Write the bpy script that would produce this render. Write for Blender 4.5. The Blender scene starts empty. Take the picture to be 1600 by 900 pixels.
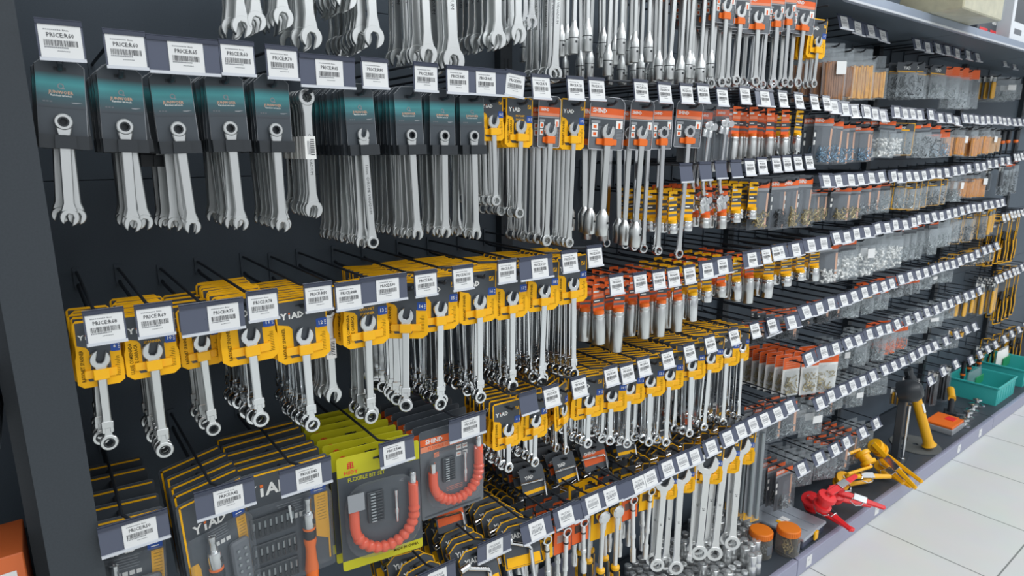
import bpy, bmesh, math, random
from math import sin, cos, pi, radians
from mathutils import Matrix, Vector
random.seed(7)
scn = bpy.context.scene
COL = scn.collection

# ------------------------------------------------------------------ camera
F = 985.0                                   # focal length in pixels of the 1600 x 900 frame
CAM = Vector((0.0, 0.0, 1.45))
def _n(v): return v.normalized()
_X = _n(Vector((1330, -220, F)))            # shelf direction, seen by the lens
_D = Vector((10, 4470, F)).normalized(); _D = _n(_D - _X * (_X.dot(_D)))
_Y = _D.cross(_X)
if _Y.z < 0: _Y = -_Y
cam_d = bpy.data.cameras.new('camera'); cam = bpy.data.objects.new('camera', cam_d); COL.objects.link(cam)
right = Vector((_X.x, _Y.x, -_D.x)); down = Vector((_X.y, _Y.y, -_D.y)); fwd = Vector((_X.z, _Y.z, -_D.z))
R3 = Matrix((right, -down, -fwd)).transposed()
cam.matrix_world = Matrix.Translation(CAM) @ R3.to_4x4()
cam_d.sensor_width = 36; cam_d.lens = F / 1600 * 36; cam_d.clip_start = 0.02; cam_d.clip_end = 60
cam_d.dof.use_dof = True; cam_d.dof.focus_distance = 1.25; cam_d.dof.aperture_fstop = 8.5
scn.camera = cam
vs = scn.view_settings
scn.display_settings.display_device = 'sRGB'
vs.view_transform = 'Standard'; vs.look = 'None'; vs.exposure = 0.0; vs.gamma = 1; vs.use_curve_mapping = False

# ------------------------------------------------------------------ world and ceiling lamps
w = bpy.data.worlds.new('shop_air'); scn.world = w; w.use_nodes = True
nt = w.node_tree; nt.nodes.clear()
wo = nt.nodes.new('ShaderNodeOutputWorld'); bg = nt.nodes.new('ShaderNodeBackground')
tc = nt.nodes.new('ShaderNodeTexCoord'); sx = nt.nodes.new('ShaderNodeSeparateXYZ'); cr = nt.nodes.new('ShaderNodeValToRGB')
nt.links.new(tc.outputs['Generated'], sx.inputs[0])
mr = nt.nodes.new('ShaderNodeMapRange'); mr.inputs[1].default_value = -1; mr.inputs[2].default_value = 1
nt.links.new(sx.outputs['Z'], mr.inputs[0]); nt.links.new(mr.outputs[0], cr.inputs[0])
e = cr.color_ramp.elements
e[0].position = 0.30; e[0].color = (0.50, 0.52, 0.55, 1)
e[1].position = 0.62; e[1].color = (0.95, 0.98, 1.0, 1)
el = cr.color_ramp.elements.new(0.5); el.color = (0.66, 0.68, 0.71, 1)
mx_ = nt.nodes.new('ShaderNodeMath'); mx_.operation = 'MULTIPLY'; nt.links.new(sx.outputs['X'], mx_.inputs[0]); nt.links.new(sx.outputs['X'], mx_.inputs[1])
m2_ = nt.nodes.new('ShaderNodeMapRange'); m2_.inputs[1].default_value = 0; m2_.inputs[2].default_value = 1; m2_.inputs[3].default_value = 1.12; m2_.inputs[4].default_value = 0.42   # the aisle's two ends are dimmer than the shop across it
nt.links.new(mx_.outputs[0], m2_.inputs[0]); mm_ = nt.nodes.new('ShaderNodeVectorMath'); mm_.operation = 'SCALE'
nt.links.new(cr.outputs[0], mm_.inputs[0]); nt.links.new(m2_.outputs[0], mm_.inputs['Scale']); nt.links.new(mm_.outputs[0], bg.inputs[0]); bg.inputs[1].default_value = 0.86
nt.links.new(bg.outputs[0], wo.inputs[0])
def area(name, loc, sx_, sy_, power, col=(0.93, 0.97, 1.0), rot=(0, 0, 0)):
    d = bpy.data.lights.new(name, 'AREA'); d.shape = 'RECTANGLE'; d.size = sx_; d.size_y = sy_; d.energy = power; d.color = col
    o = bpy.data.objects.new(name, d); COL.objects.link(o); o.location = loc; o.rotation_euler = rot
    return o
for i, (lx, ly, pw) in enumerate([(0.2, -0.55, 9), (1.7, -0.55, 16), (3.2, -0.45, 19), (4.8, -0.45, 20), (6.6, -0.5, 18)]):
    area('ceiling_tube_light', (lx, ly, 2.95), 1.25, 0.22, pw)
area('ceiling_panel_light', (2.2, -2.6, 2.95), 3.0, 0.6, 22)

# ------------------------------------------------------------------ materials
def lin(h):
    h = h.lstrip('#'); o = []
    for i in (0, 2, 4):
        c = int(h[i:i+2], 16) / 255; o.append(c / 12.92 if c <= 0.04045 else ((c + 0.055) / 1.055) ** 2.4)
    return (*o, 1)
M = {}
def mat(name, col, rough=0.5, metal=0.0, spec=0.5, bump=0.0, bscale=200, var=0.0, coat=0.0):
    m = bpy.data.materials.new(name); m.use_nodes = True; t = m.node_tree; b = t.nodes['Principled BSDF']
    c = lin(col) if isinstance(col, str) else col
    b.inputs['Base Color'].default_value = c; b.inputs['Roughness'].default_value = rough; b.inputs['Metallic'].default_value = metal
    b.inputs['Specular IOR Level'].default_value = spec
    if coat: b.inputs['Coat Weight'].default_value = coat; b.inputs['Coat Roughness'].default_value = 0.08
    if bump or var:
        tcn = t.nodes.new('ShaderNodeTexCoord'); nz = t.nodes.new('ShaderNodeTexNoise'); nz.inputs['Scale'].default_value = bscale
        nz.inputs['Detail'].default_value = 3
        t.links.new(tcn.outputs['Object'], nz.inputs['Vector'])
        if bump:
            bp = t.nodes.new('ShaderNodeBump'); bp.inputs['Strength'].default_value = bump; bp.inputs['Distance'].default_value = 0.001
            t.links.new(nz.outputs['Fac'], bp.inputs['Height']); t.links.new(bp.outputs[0], b.inputs['Normal'])
        if var:
            rp = t.nodes.new('ShaderNodeValToRGB')
            rp.color_ramp.elements[0].position = 0.3; rp.color_ramp.elements[1].position = 0.7
            rp.color_ramp.elements[0].color = tuple(x * (1 - var) for x in c[:3]) + (1,)
            rp.color_ramp.elements[1].color = tuple(min(1, x * (1 + var)) for x in c[:3]) + (1,)
            t.links.new(nz.outputs['Fac'], rp.inputs[0]); t.links.new(rp.outputs[0], b.inputs['Base Color'])
    M[name] = m; return m
mat('satin_steel', '#d9dcdc', 0.30, 1.0, bump=0.05, bscale=300)
mat('chrome', '#dfe2e4', 0.13, 1.0, bump=0.02, bscale=60)
mat('white_chrome', '#eceeee', 0.27, 0.75)
mat('dark_steel', '#4a4d50', 0.35, 0.9)
mat('black_metal', '#393f45', 0.45, 0.0, 0.4, bump=0.05, bscale=400, var=0.08)
mat('black_wire', '#30353c', 0.4, 0.2, 0.5)
mat('panel', '#545f6a', 0.55, 0.0, 0.35, bump=0.05, bscale=500, var=0.06)
mat('black_plastic', '#2b3035', 0.38, 0.0, 0.5)
mat('slate_plastic', '#575d6f', 0.28, 0.0, 0.5)
mat('slate_dark', '#3b4152', 0.25, 0.0, 0.5)
mat('lip_clear', '#d3d7de', 0.2, 0.0, 0.6)
mat('paper', '#e9eaea', 0.7, 0.0, 0.2)
mat('ink', '#33353b', 0.7, 0.0, 0.2)
mat('ink_soft', '#777a80', 0.7, 0.0, 0.2)
mat('card_dark', '#484e55', 0.42, 0.0, 0.5)
mat('card_grey', '#6c7177', 0.45, 0.0, 0.4)
mat('card_light', '#9a9ea3', 0.45, 0.0, 0.4)
mat('yellow_plastic', '#ffbd12', 0.33, 0.0, 0.5)
mat('yellow_print', '#ffbd14', 0.5, 0.0, 0.3)
mat('yellow_black_ink', '#4a3a12', 0.6, 0.0, 0.2)
mat('orange_print', '#f0672a', 0.45, 0.0, 0.4)
mat('orange_pale', '#ee9473', 0.5, 0.0, 0.4)
mat('orange_plastic', '#f27425', 0.35, 0.0, 0.5)
mat('coral_plastic', '#f2613c', 0.28, 0.0, 0.5, coat=0.3)
mat('red_plastic', '#ef3237', 0.35, 0.0, 0.5)
mat('lime_print', '#c9c322', 0.45, 0.0, 0.4)
mat('white_print', '#f1f1ee', 0.5, 0.0, 0.3)
mat('blue_print', '#2c55a8', 0.45, 0.0, 0.4)
mat('tan_stick', '#d9a86a', 0.35, 0.0, 0.5, var=0.12, bscale=60)
mat('brown_stick', '#a0704a', 0.4, 0.0, 0.5, var=0.12, bscale=60)
mat('amber_stick', '#e0962f', 0.35, 0.0, 0.5, var=0.15, bscale=60)
mat('brass', '#b9aa7c', 0.38, 0.8)
mat('zinc', '#a3abae', 0.4, 0.85)
mat('blue_zinc', '#8fb0c8', 0.3, 0.8)
mat('white_nylon', '#eff0ee', 0.5)
mat('teal_plastic', '#3fb6b2', 0.4)
mat('teal_print', '#2f7f88', 0.45)
mat('logo_peach', '#e8b394', 0.45)
mat('wood_pale', '#d7cfae', 0.55, var=0.12, bscale=30)
mat('carton_white', '#dfe3e8', 0.5)
mat('carton_orange', '#e0713a', 0.5)
mat('rail_lavender', '#9c9eb4', 0.4, 0.0, 0.4, bump=0.02)
mat('rail_steel', '#9aa6b8', 0.38, 0.3)
mat('deck', '#3d444c', 0.5, 0.0, 0.4, bump=0.06, bscale=300)
mat('jar_lid', '#f0801f', 0.4)
mat('green_plastic', '#2f9a63', 0.4)
mat('disc_grit', '#5c5f5e', 0.8, bump=0.4, bscale=900)
mat('amber_yellow', '#f0b21e', 0.35)

def clear_mat(name, col, opac, rough=0.1):
    m = bpy.data.materials.new(name); m.use_nodes = True; t = m.node_tree; b = t.nodes['Principled BSDF']
    b.inputs['Base Color'].default_value = lin(col); b.inputs['Roughness'].default_value = rough
    out = t.nodes['Material Output']; tr = t.nodes.new('ShaderNodeBsdfTransparent'); mx = t.nodes.new('ShaderNodeMixShader')
    lw = t.nodes.new('ShaderNodeLayerWeight'); lw.inputs['Blend'].default_value = 0.35
    mm = t.nodes.new('ShaderNodeMapRange'); mm.inputs[3].default_value = opac; mm.inputs[4].default_value = min(1, opac + 0.38)
    t.links.new(lw.outputs['Facing'], mm.inputs[0]); t.links.new(mm.outputs[0], mx.inputs[0])
    t.links.new(tr.outputs[0], mx.inputs[1]); t.links.new(b.outputs[0], mx.inputs[2]); t.links.new(mx.outputs[0], out.inputs[0])
    M[name] = m; return m
clear_mat('clear_film', '#b4bdc3', 0.10, 0.12)
clear_mat('clear_blister', '#9aa2aa', 0.05, 0.06)
clear_mat('frosted_lid', '#b4bcc6', 0.72, 0.3)
clear_mat('jar_plastic', '#b9b6ad', 0.14, 0.08)

def teal_card_mat():
    m = bpy.data.materials.new('teal_card'); m.use_nodes = True; t = m.node_tree; b = t.nodes['Principled BSDF']
    b.inputs['Roughness'].default_value = 0.4
    tcn = t.nodes.new('ShaderNodeTexCoord'); s = t.nodes.new('ShaderNodeSeparateXYZ'); r = t.nodes.new('ShaderNodeMapRange'); c = t.nodes.new('ShaderNodeValToRGB')
    r.inputs[1].default_value = -0.06; r.inputs[2].default_value = 0.0
    t.links.new(tcn.outputs['Object'], s.inputs[0]); t.links.new(s.outputs['Z'], r.inputs[0]); t.links.new(r.outputs[0], c.inputs[0]); t.links.new(c.outputs[0], b.inputs['Base Color'])
    e = c.color_ramp.elements
    e[0].position = 0.28; e[0].color = lin('#454c53'); e[1].position = 0.94; e[1].color = lin('#454c53')
    for p, h in ((0.5, '#3b636b'), (0.72, '#4fa3a8'), (0.80, '#46959c')):
        x = c.color_ramp.elements.new(p); x.color = lin(h)
    M['teal_card'] = m
teal_card_mat()
def floor_mat():
    m = bpy.data.materials.new('floor_tiles'); m.use_nodes = True; t = m.node_tree; b = t.nodes['Principled BSDF']
    tcn = t.nodes.new('ShaderNodeTexCoord'); mp = t.nodes.new('ShaderNodeMapping'); br = t.nodes.new('ShaderNodeTexBrick')
    mp.inputs['Location'].default_value = (-2.9, -0.513, 0)
    t.links.new(tcn.outputs['Object'], mp.inputs[0]); t.links.new(mp.outputs[0], br.inputs['Vector'])
    br.offset = 0; br.squash = 1
    br.inputs['Color1'].default_value = lin('#dfe1de'); br.inputs['Color2'].default_value = lin('#dadcda'); br.inputs['Mortar'].default_value = lin('#8a8d8b')
    br.inputs['Scale'].default_value = 1; br.inputs['Mortar Size'].default_value = 0.0028; br.inputs['Mortar Smooth'].default_value = 0.1
    br.inputs['Brick Width'].default_value = 0.437; br.inputs['Row Height'].default_value = 0.437
    nz = t.nodes.new('ShaderNodeTexNoise'); nz.inputs['Scale'].default_value = 6; t.links.new(tcn.outputs['Object'], nz.inputs['Vector'])
    mix = t.nodes.new('ShaderNodeMix'); mix.data_type = 'RGBA'; mix.blend_type = 'MULTIPLY'; mix.inputs[0].default_value = 0.10
    t.links.new(br.outputs['Color'], mix.inputs[6]); t.links.new(nz.outputs['Color'], mix.inputs[7]); t.links.new(mix.outputs[2], b.inputs['Base Color'])
    b.inputs['Roughness'].default_value = 0.32; b.inputs['Specular IOR Level'].default_value = 0.4
    M['floor_tiles'] = m
floor_mat()

# ------------------------------------------------------------------ mesh helpers
_txt = {}
def text_geo(s, bold=0.0):
    k = (s, bold)
    if k in _txt: return _txt[k]
    cu = bpy.data.curves.new('t', 'FONT'); cu.body = s; cu.size = 1; cu.resolution_u = 1; cu.offset = bold; cu.align_x = 'CENTER'; cu.align_y = 'CENTER'
    o = bpy.data.objects.new('t', cu); COL.objects.link(o)
    me = o.evaluated_get(bpy.context.evaluated_depsgraph_get()).to_mesh()
    r = ([(v.co.x, v.co.y) for v in me.vertices], [tuple(p.vertices) for p in me.polygons])
    o.evaluated_get(bpy.context.evaluated_depsgraph_get()).to_mesh_clear()
    bpy.data.objects.remove(o); bpy.data.curves.remove(cu)
    _txt[k] = r; return r

class MB:
    def __init__(s): s.v = []; s.f = []; s.mi = []; s.mats = []
    def _m(s, m):
        if m not in s.mats: s.mats.append(m)
        return s.mats.index(m)
    def add(s, vs_, fs, m, mtx=None):
        n = len(s.v); k = s._m(m)
        for p in vs_:
            p = Vector(p)
            if mtx is not None: p = mtx @ p
            s.v.append(p[:])
        for f in fs: s.f.append(tuple(i + n for i in f)); s.mi.append(k)
        return s
    def box(s, c, d, m, rot=None, taper=1.0):
        x, y, z = d[0] / 2, d[1] / 2, d[2] / 2; t = taper
        vv = [(-x, -y, -z), (x, -y, -z), (x, y, -z), (-x, y, -z), (-x * t, -y * t, z), (x * t, -y * t, z), (x * t, y * t, z), (-x * t, y * t, z)]
        mt = Matrix.Translation(c)
        if rot is not None: mt = mt @ (rot.to_4x4() if hasattr(rot, 'to_4x4') else rot)
        return s.add(vv, [(3, 2, 1, 0), (4, 5, 6, 7), (0, 1, 5, 4), (1, 2, 6, 5), (2, 3, 7, 6), (3, 0, 4, 7)], m, mt)
    def prism(s, poly, y0, y1, m, bev=0.0, mtx=None):
        # outline in x, z (counter-clockwise seen from -y), from y0 (front) to y1 (back)
        n = len(poly)
        if bev:
            ins = []
            for i in range(n):
                a = Vector(poly[i - 1]); b = Vector(poly[i]); c = Vector(poly[(i + 1) % n])
                d1 = (b - a); d2 = (c - b)
                if d1.length < 1e-9: d1 = d2
                if d2.length < 1e-9: d2 = d1
                d1 = d1.normalized(); d2 = d2.normalized()
                n1 = Vector((-d1.y, d1.x)); n2 = Vector((-d2.y, d2.x)); k = n1 + n2
                q = k.length_squared
                k = k * (2 / q) if q > 0.5 else n1
                ins.append(b + k * bev)
            L = [[(p[0], y0, p[1]) for p in ins], [(p[0], y0 + bev, p[1]) for p in poly], [(p[0], y1 - bev, p[1]) for p in poly], [(p[0], y1, p[1]) for p in ins]]
        else:
            L = [[(p[0], y0, p[1]) for p in poly], [(p[0], y1, p[1]) for p in poly]]
        vv = [p for l in L for p in l]; ff = [tuple(range(n)), tuple(reversed(range(len(vv) - n, len(vv))))]
        for j in range(len(L) - 1):
            for i in range(n):
                a = j * n + i; b = j * n + (i + 1) % n
                ff.append((b, a, a + n, b + n))
        return s.add(vv, ff, m, mtx)
    def flat(s, poly, y, m):      # a printed patch on a card face
        return s.add([(p[0], y, p[1]) for p in poly], [tuple(range(len(poly)))], m)
    def rect(s, x, z, w_, h, y, m):
        return s.flat([(x - w_ / 2, z - h / 2), (x + w_ / 2, z - h / 2), (x + w_ / 2, z + h / 2), (x - w_ / 2, z + h / 2)], y, m)
    def text(s, t, x, z, y, size, m, rot=0.0, bold=0.0, sx=1.0):
        vv, ff = text_geo(t, bold); c, q = cos(rot), sin(rot)
        return s.add([(x + (c * a * sx - q * b) * size, y, z + (q * a * sx + c * b) * size) for a, b in vv], ff, m)
    def lathe(s, prof, m, n=16, mtx=None, cap=True):     # prof [(r, z)], axis z
        vv = []; ff = []
        for r, z in prof:
            for i in range(n): a = 2 * pi * i / n; vv.append((r * cos(a), r * sin(a), z))
        k = len(prof)
        for j in range(k - 1):
            for i in range(n):
                a = j * n + i; b = j * n + (i + 1) % n; ff.append((a, b, b + n, a + n))
        if cap: ff.append(tuple(reversed(range(n)))); ff.append(tuple(range((k - 1) * n, k * n)))
        return s.add(vv, ff, m, mtx)
    def tube(s, pts, r, m, n=8, caps=True):
        P = [Vector(p) for p in pts]; vv = []; ff = []; up = Vector((0.013, 0.021, 1))
        for i, p in enumerate(P):
            d = (P[min(i + 1, len(P) - 1)] - P[max(i - 1, 0)]).normalized()
            a = d.cross(up)
            if a.length < 0.1: a = d.cross(Vector((1, 0.02, 0)))
            a.normalize(); b = d.cross(a); rr = r[i] if isinstance(r, (list, tuple)) else r
            for k in range(n): t = 2 * pi * k / n; vv.append(p + a * (rr * cos(t)) + b * (rr * sin(t)))
        for j in range(len(P) - 1):
            for i in range(n):
                a = j * n + i; b = j * n + (i + 1) % n; ff.append((a, b, b + n, a + n))
        if caps: ff.append(tuple(reversed(range(n)))); ff.append(tuple(range((len(P) - 1) * n, len(P) * n)))
        return s.add(vv, ff, m)
    def ring(s, x, z, R, r, y0, y1, m, n=24, d=0.0008, points=0, mtx=None):   # flat ring, axis y; points > 0: a cornered bore
        vv = []; ff = []
        for i in range(n):
            a = 2 * pi * i / n; ri = r
            if points: ri = r * (1.0 if i % 2 else 0.88)
            for rr, yy in ((ri, y0), (R - d, y0), (R, y0 + d), (R, y1 - d), (R - d, y1), (ri, y1)): vv.append((x + rr * cos(a), yy, z + rr * sin(a)))
        for i in range(n):
            j = (i + 1) % n
            for k in range(6):
                l = (k + 1) % 6; ff.append((i * 6 + k, i * 6 + l, j * 6 + l, j * 6 + k))
        return s.add(vv, ff, m, mtx)
    def merge(s, o, mtx=None):
        for i, m in enumerate(o.mats):
            idx = [k for k, q in enumerate(o.mi) if q == i]
            use = sorted({v for k in idx for v in o.f[k]}); mp = {v: j for j, v in enumerate(use)}
            s.add([o.v[v] for v in use], [tuple(mp[v] for v in o.f[k]) for k in idx], m, mtx)
        return s
    def mesh(s, name, angle=38):
        me = bpy.data.meshes.new(name); me.from_pydata(s.v, [], s.f)
        for m in s.mats: me.materials.append(M[m])
        me.polygons.foreach_set('material_index', s.mi)
        me.polygons.foreach_set('use_smooth', [True] * len(s.f))
        me.update(); me.set_sharp_from_angle(angle=radians(angle))
        return me
def rrect(x0, x1, z0, z1, r=0.004, n=3, tl=None, tr=None, bl=None, br=None):   # rounded rectangle outline
    o = []
    for (cx, cz, a0, rr) in ((x0, z0, pi, bl), (x1, z0, 1.5 * pi, br), (x1, z1, 0, tr), (x0, z1, 0.5 * pi, tl)):
        rr = r if rr is None else rr
        px = cx + (rr if cx == x0 else -rr); pz = cz + (rr if cz == z0 else -rr)
        for i in range(n + 1): a = a0 + 0.5 * pi * i / n; o.append((px + rr * cos(a), pz + rr * sin(a)))
    return o

# ------------------------------------------------------------------ things
def new(name, data, parent=None, mtx=None):
    o = bpy.data.objects.new(name, data); COL.objects.link(o)
    if parent is not None: o.parent = parent
    if mtx is not None: o.matrix_basis = mtx
    return o
def tag(o, label, cat, group=None):
    o['label'] = label; o['category'] = cat
    if group: o['group'] = group
    return o
def put(name, parts, mtx, label, cat, group=None):
    """parts: [(part name, mesh, part label or None, [sub-parts])]; one part alone is the thing itself"""
    if len(parts) == 1 and not parts[0][3]:
        return tag(new(name, parts[0][1], None, mtx), label, cat, group)
    root = tag(new(name, None, None, mtx), label, cat, group); root.empty_display_size = 0.02
    for pn, me, lb, subs in parts:
        c = new(pn, me, root)
        if lb: c['label'] = lb
        for sn, sm, sl, _ in subs:
            d = new(sn, sm, c)
            if sl: d['label'] = sl
    return root
def struct(name, mb):
    o = new(name, mb.mesh(name)); o['kind'] = 'structure'; return o
ORD = 'zeroth first second third fourth fifth sixth seventh eighth ninth tenth eleventh twelfth thirteenth fourteenth fifteenth sixteenth seventeenth eighteenth nineteenth twentieth'.split()
TENS = {20: 'twenty', 30: 'thirty', 40: 'forty'}
def nth(i):
    if i <= 20: return ORD[i]
    t = i // 10 * 10
    return ('thirtieth' if i == 30 else 'fortieth' if i == 40 else TENS[t] + '-' + ORD[i - t])

# a pixel of the photograph as a ray; points on the planes of the place
def ray(u, v):
    d = right * (u - 800) + down * (v - 450) + fwd * F
    return d
def at_y(u, v, y): d = ray(u, v); return CAM + d * (y / d.y)
def at_z(u, v, z): d = ray(u, v); return CAM + d * ((z - CAM.z) / d.z)
def tip_y(x):                 # how far the hook ends stand from the lens along the wall's normal
    t = [(-9, .95), (0, .95), (1.35, .955), (1.76, .98), (2.75, 1.08), (4, 1.15), (6, 1.2), (99, 1.2)]
    for (a, p), (b, q) in zip(t, t[1:]):
        if x <= b: return p + (q - p) * (x - a) / (b - a)
def at_tip(u, v, gap=0.0):
    y = .95
    for _ in range(25):
        p = at_y(u, v, y + gap); y = tip_y(p.x)
    return at_y(u, v, y + gap)
WALL = 1.30

# ------------------------------------------------------------------ the setting
b = MB(); b.box((4, -2, -0.01), (22, 14, 0.02), 'floor_tiles'); struct('floor', b)
b = MB()
for i in range(10):           # back panels: horizontal boards with seams, bay by bay
    for k in range(7):
        x0 = -1.964 + i * 0.972
        b.box((x0 + 0.485, WALL + 0.006, 0.08 + 0.165 + k * 0.33), (0.971, 0.012, 0.3285), 'panel')
b.box((3.2, WALL + 0.03, 1.25), (10, 0.03, 2.5), 'panel')
struct('wall_back', b)
def upright(x, wd, y0, y1, z1=2.4):
    m = MB(); m.box((x, (y0 + y1) / 2, z1 / 2), (wd, y1 - y0, z1), 'black_metal'); return m
m = upright(-0.015, 0.06, 0.955, WALL, 2.5)
m.box((-0.055, 1.17, 1.25), (0.02, 0.24, 2.5), 'black_metal')
struct('trim_1', m)                        # the end panel that closes the display on the left
k = 2
for i in range(1, 7):                      # slotted uprights between the bays
    x = -0.02 + 0.972 * i
    m = MB(); m.box((x, WALL - 0.012, 1.25), (0.035, 0.024, 2.5), 'black_metal')
    for j in range(44):
        for s in (-0.006, 0.006): m.box((x + s, WALL - 0.0245, 0.15 + j * 0.05), (0.003, 0.001, 0.022), 'black_plastic')
    struct('trim_%d' % k, m); k += 1
m = MB()                                   # base plinth, its deck and kick rail, joint by joint
for i in range(8):
    x0 = -1.95 + i * 0.972; x1 = x0 + 0.968
    m.box(((x0 + x1) / 2, 1.12, 0.062), (x1 - x0, 0.36, 0.012), 'deck')
    m.prism(rrect(x0, x1, 0.002, 0.068, 0.002), 0.93, 0.95, 'rail_lavender', 0.002)
    m.box((x1 + 0.002, 0.94, 0.033), (0.004, 0.012, 0.062), 'black_plastic')
struct('baseboard_front', m)
m = MB()                                   # top shelf with its front rail
for i in range(4):
    x0 = 1.86 + i * 0.972; x1 = x0 + 0.968
    m.box(((x0 + x1) / 2, 1.12, 1.870), (x1 - x0, 0.36, 0.012), 'panel')
    m.prism(rrect(x0, x1, 1.847, 1.878, 0.003), 0.925, 0.94, 'rail_steel', 0.002)
    m.box(((x0 + x1) / 2, 0.9235, 1.850), (x1 - x0, 0.003, 0.006), 'lip_clear')
struct('trim_%d' % k, m)

# ------------------------------------------------------------------ price tags and hooks
def rndbar(mb, x0, x1, z0, z1, y, m, rng, sparse=0.45):
    x = x0
    while x < x1:
        wd = rng.choice((0.00028, 0.0004, 0.0007)); mb.rect(x + wd / 2, (z0 + z1) / 2, wd, z1 - z0, y, m); x += wd + rng.choice((0.0003, 0.0005, 0.0008))
_card = {}
def price_card(price, near):
    k_ = (price, near)
    if k_ in _card: return _card[k_]
    rng = random.Random(hash(price) % 999 if False else sum(map(ord, price)))
    m = MB(); W_, H_ = 0.0415, 0.0372
    m.box((0, 0, 0), (W_, 0.0006, H_), 'paper')
    y = -0.0005
    if near:
        m.text(price, 0.0, 0.0072, y, 0.0070, 'ink', bold=0.012, sx=0.88)
        rndbar(m, -0.0165, 0.0155, -0.0048, 0.0020, y, 'ink', rng)
        x = -0.015
        for i in range(9): m.rect(x, 0.0132, 0.0013, 0.0011, y, 'ink_soft'); x += 0.0019
        m.text('8mm', 0.0055, 0.0132, y, 0.003, 'ink')
        x = -0.016
        for i in range(13): m.rect(x, -0.0063, 0.0012, 0.0015, y, 'ink_soft'); x += 0.0018
        x = -0.004
        for i in range(7): m.rect(x, -0.0102, 0.0012, 0.0009, y, 'ink_soft'); x += 0.0018
    else:
        m.text(price, 0.0, 0.0075, y, 0.0072, 'ink_soft', sx=0.86)
        for i in range(9): m.rect(-0.0145 + i * 0.0036, -0.0008, 0.0017, 0.0085, y, 'ink_soft')
        m.rect(-0.002, -0.0085, 0.022, 0.0013, y, 'ink_soft')
    _card[k_] = m.mesh('price_card'); return _card[k_]
HOLD = {'s': 0.0455, 'm': 0.068, 'w': 0.0845}
def holder_mesh(kind):
    m = MB(); W_ = HOLD[kind]; H_ = 0.046
    m.box((0, 0.001, 0), (W_, 0.0014, H_), 'slate_plastic')                     # back strip
    m.box((0, -0.0002, H_ / 2 - 0.003), (W_, 0.0036, 0.005), 'slate_dark')     # folded top
    m.tube([(-W_ / 2, 0.001, H_ / 2 + 0.0004), (W_ / 2, 0.001, H_ / 2 + 0.0004)], 0.0011, 'slate_dark', 6)
    m.box((0, -0.0009, -H_ / 2 + 0.002), (W_, 0.0030, 0.0038), 'lip_clear')      # clear bottom lip
    return m.mesh('label_holder')
_hold = {k_: holder_mesh(k_) for k_ in HOLD}
def wire_mesh(length, arm, dx):
    m = MB()
    m.tube([(0, length, 0.004), (0, length - 0.02, 0), (0, 0.012, 0), (0, 0.004, 0.001), (0, -0.002, 0.006)], 0.0029, 'black_wire', 8)
    m.lathe([(0.0005, -0.003), (0.003, -0.002), (0.0036, 0), (0.003, 0.002), (0.0005, 0.003)], 'black_wire', 8, Matrix.Translation((0, -0.002, 0.006)))
    m.tube([(0, length, arm), (0, 0.02, arm), (dx * 0.6, 0.004, arm), (dx, -0.004, arm - 0.002)], 0.0023, 'black_wire', 8)
    m.box((0, length - 0.002, arm / 2 + 0.002), (0.012, 0.003, arm + 0.012), 'panel')
    return m.mesh('hook_wire')
_wire = {}
n_hook = [0]
def hook(x, y, z, ltop, kind, price, label, group, dx=0.0, coff=0.0, tilt=0.0, near=True, roll=0.0, length=None):
    """prong end at (x, y, z); price strip with its top edge at ltop"""
    arm = max(0.02, ltop - z - 0.004); ln = (WALL - 0.001 - y) if length is None else length
    kk = (round(ln, 2), round(arm, 3), round(dx, 3))
    if kk not in _wire: _wire[kk] = wire_mesh(ln, arm, dx)
    root = tag(new('price_hook', None, None, Matrix.Translation((x, y, z))), label, 'hook', group); root.empty_display_size = .02
    new('hook_wire', _wire[kk], root)
    if kind:
        mt = Matrix.Translation((dx, -0.006, arm + 0.004)) @ Matrix.Rotation(radians(tilt), 4, 'X') @ Matrix.Rotation(radians(roll), 4, 'Y') @ Matrix.Translation((0, 0, -0.023))
        h = new('label_holder', _hold[kind], root, mt)
        if price: new('price_card', price_card(price, near), h, Matrix.Translation((coff, -0.0005, -0.0012)))
    return root

# ------------------------------------------------------------------ spanners
def jaw_poly(R, gap):
    g = gap / 2; o = []
    a0, a1 = -pi * 0.5 - radians(152), -pi * 0.5 + radians(152)
    n = 22
    for i in range(n + 1):
        a = a0 + (a1 - a0) * i / n; o.append((R * cos(a), R * 1.04 * sin(a)))
    o += [(g, R * 0.98), (g, -0.12 * R), (g * 0.5, -0.42 * R), (-g * 0.5, -0.42 * R), (-g, -0.12 * R), (-g, R * 0.98)]
    return o
def jaw(mb, z, R, y0, y1, m, up=True, tilt=14):
    mt = Matrix.Translation((0, 0, z)) @ Matrix.Rotation(radians(tilt if up else 180 + tilt), 4, 'Y')
    mb.prism(jaw_poly(R, R * 0.80), y0, y1, m, 0.0009, mt)
def shaft(mb, z0, z1, w0, w1, y0, y1, m, flare0=1.0, flare1=1.0):
    f0, f1 = w0 * flare0, w1 * flare1; q = (z0 - z1) * 0.10
    R_ = [(f1 / 2, z1), (w1 / 2, z1 + q), (w0 / 2, z0 - q), (f0 / 2, z0)]
    poly = R_ + [(-x, z) for x, z in reversed(R_)]
    mb.prism(poly, y0, y1, m, 0.0012)
    return mb
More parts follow.
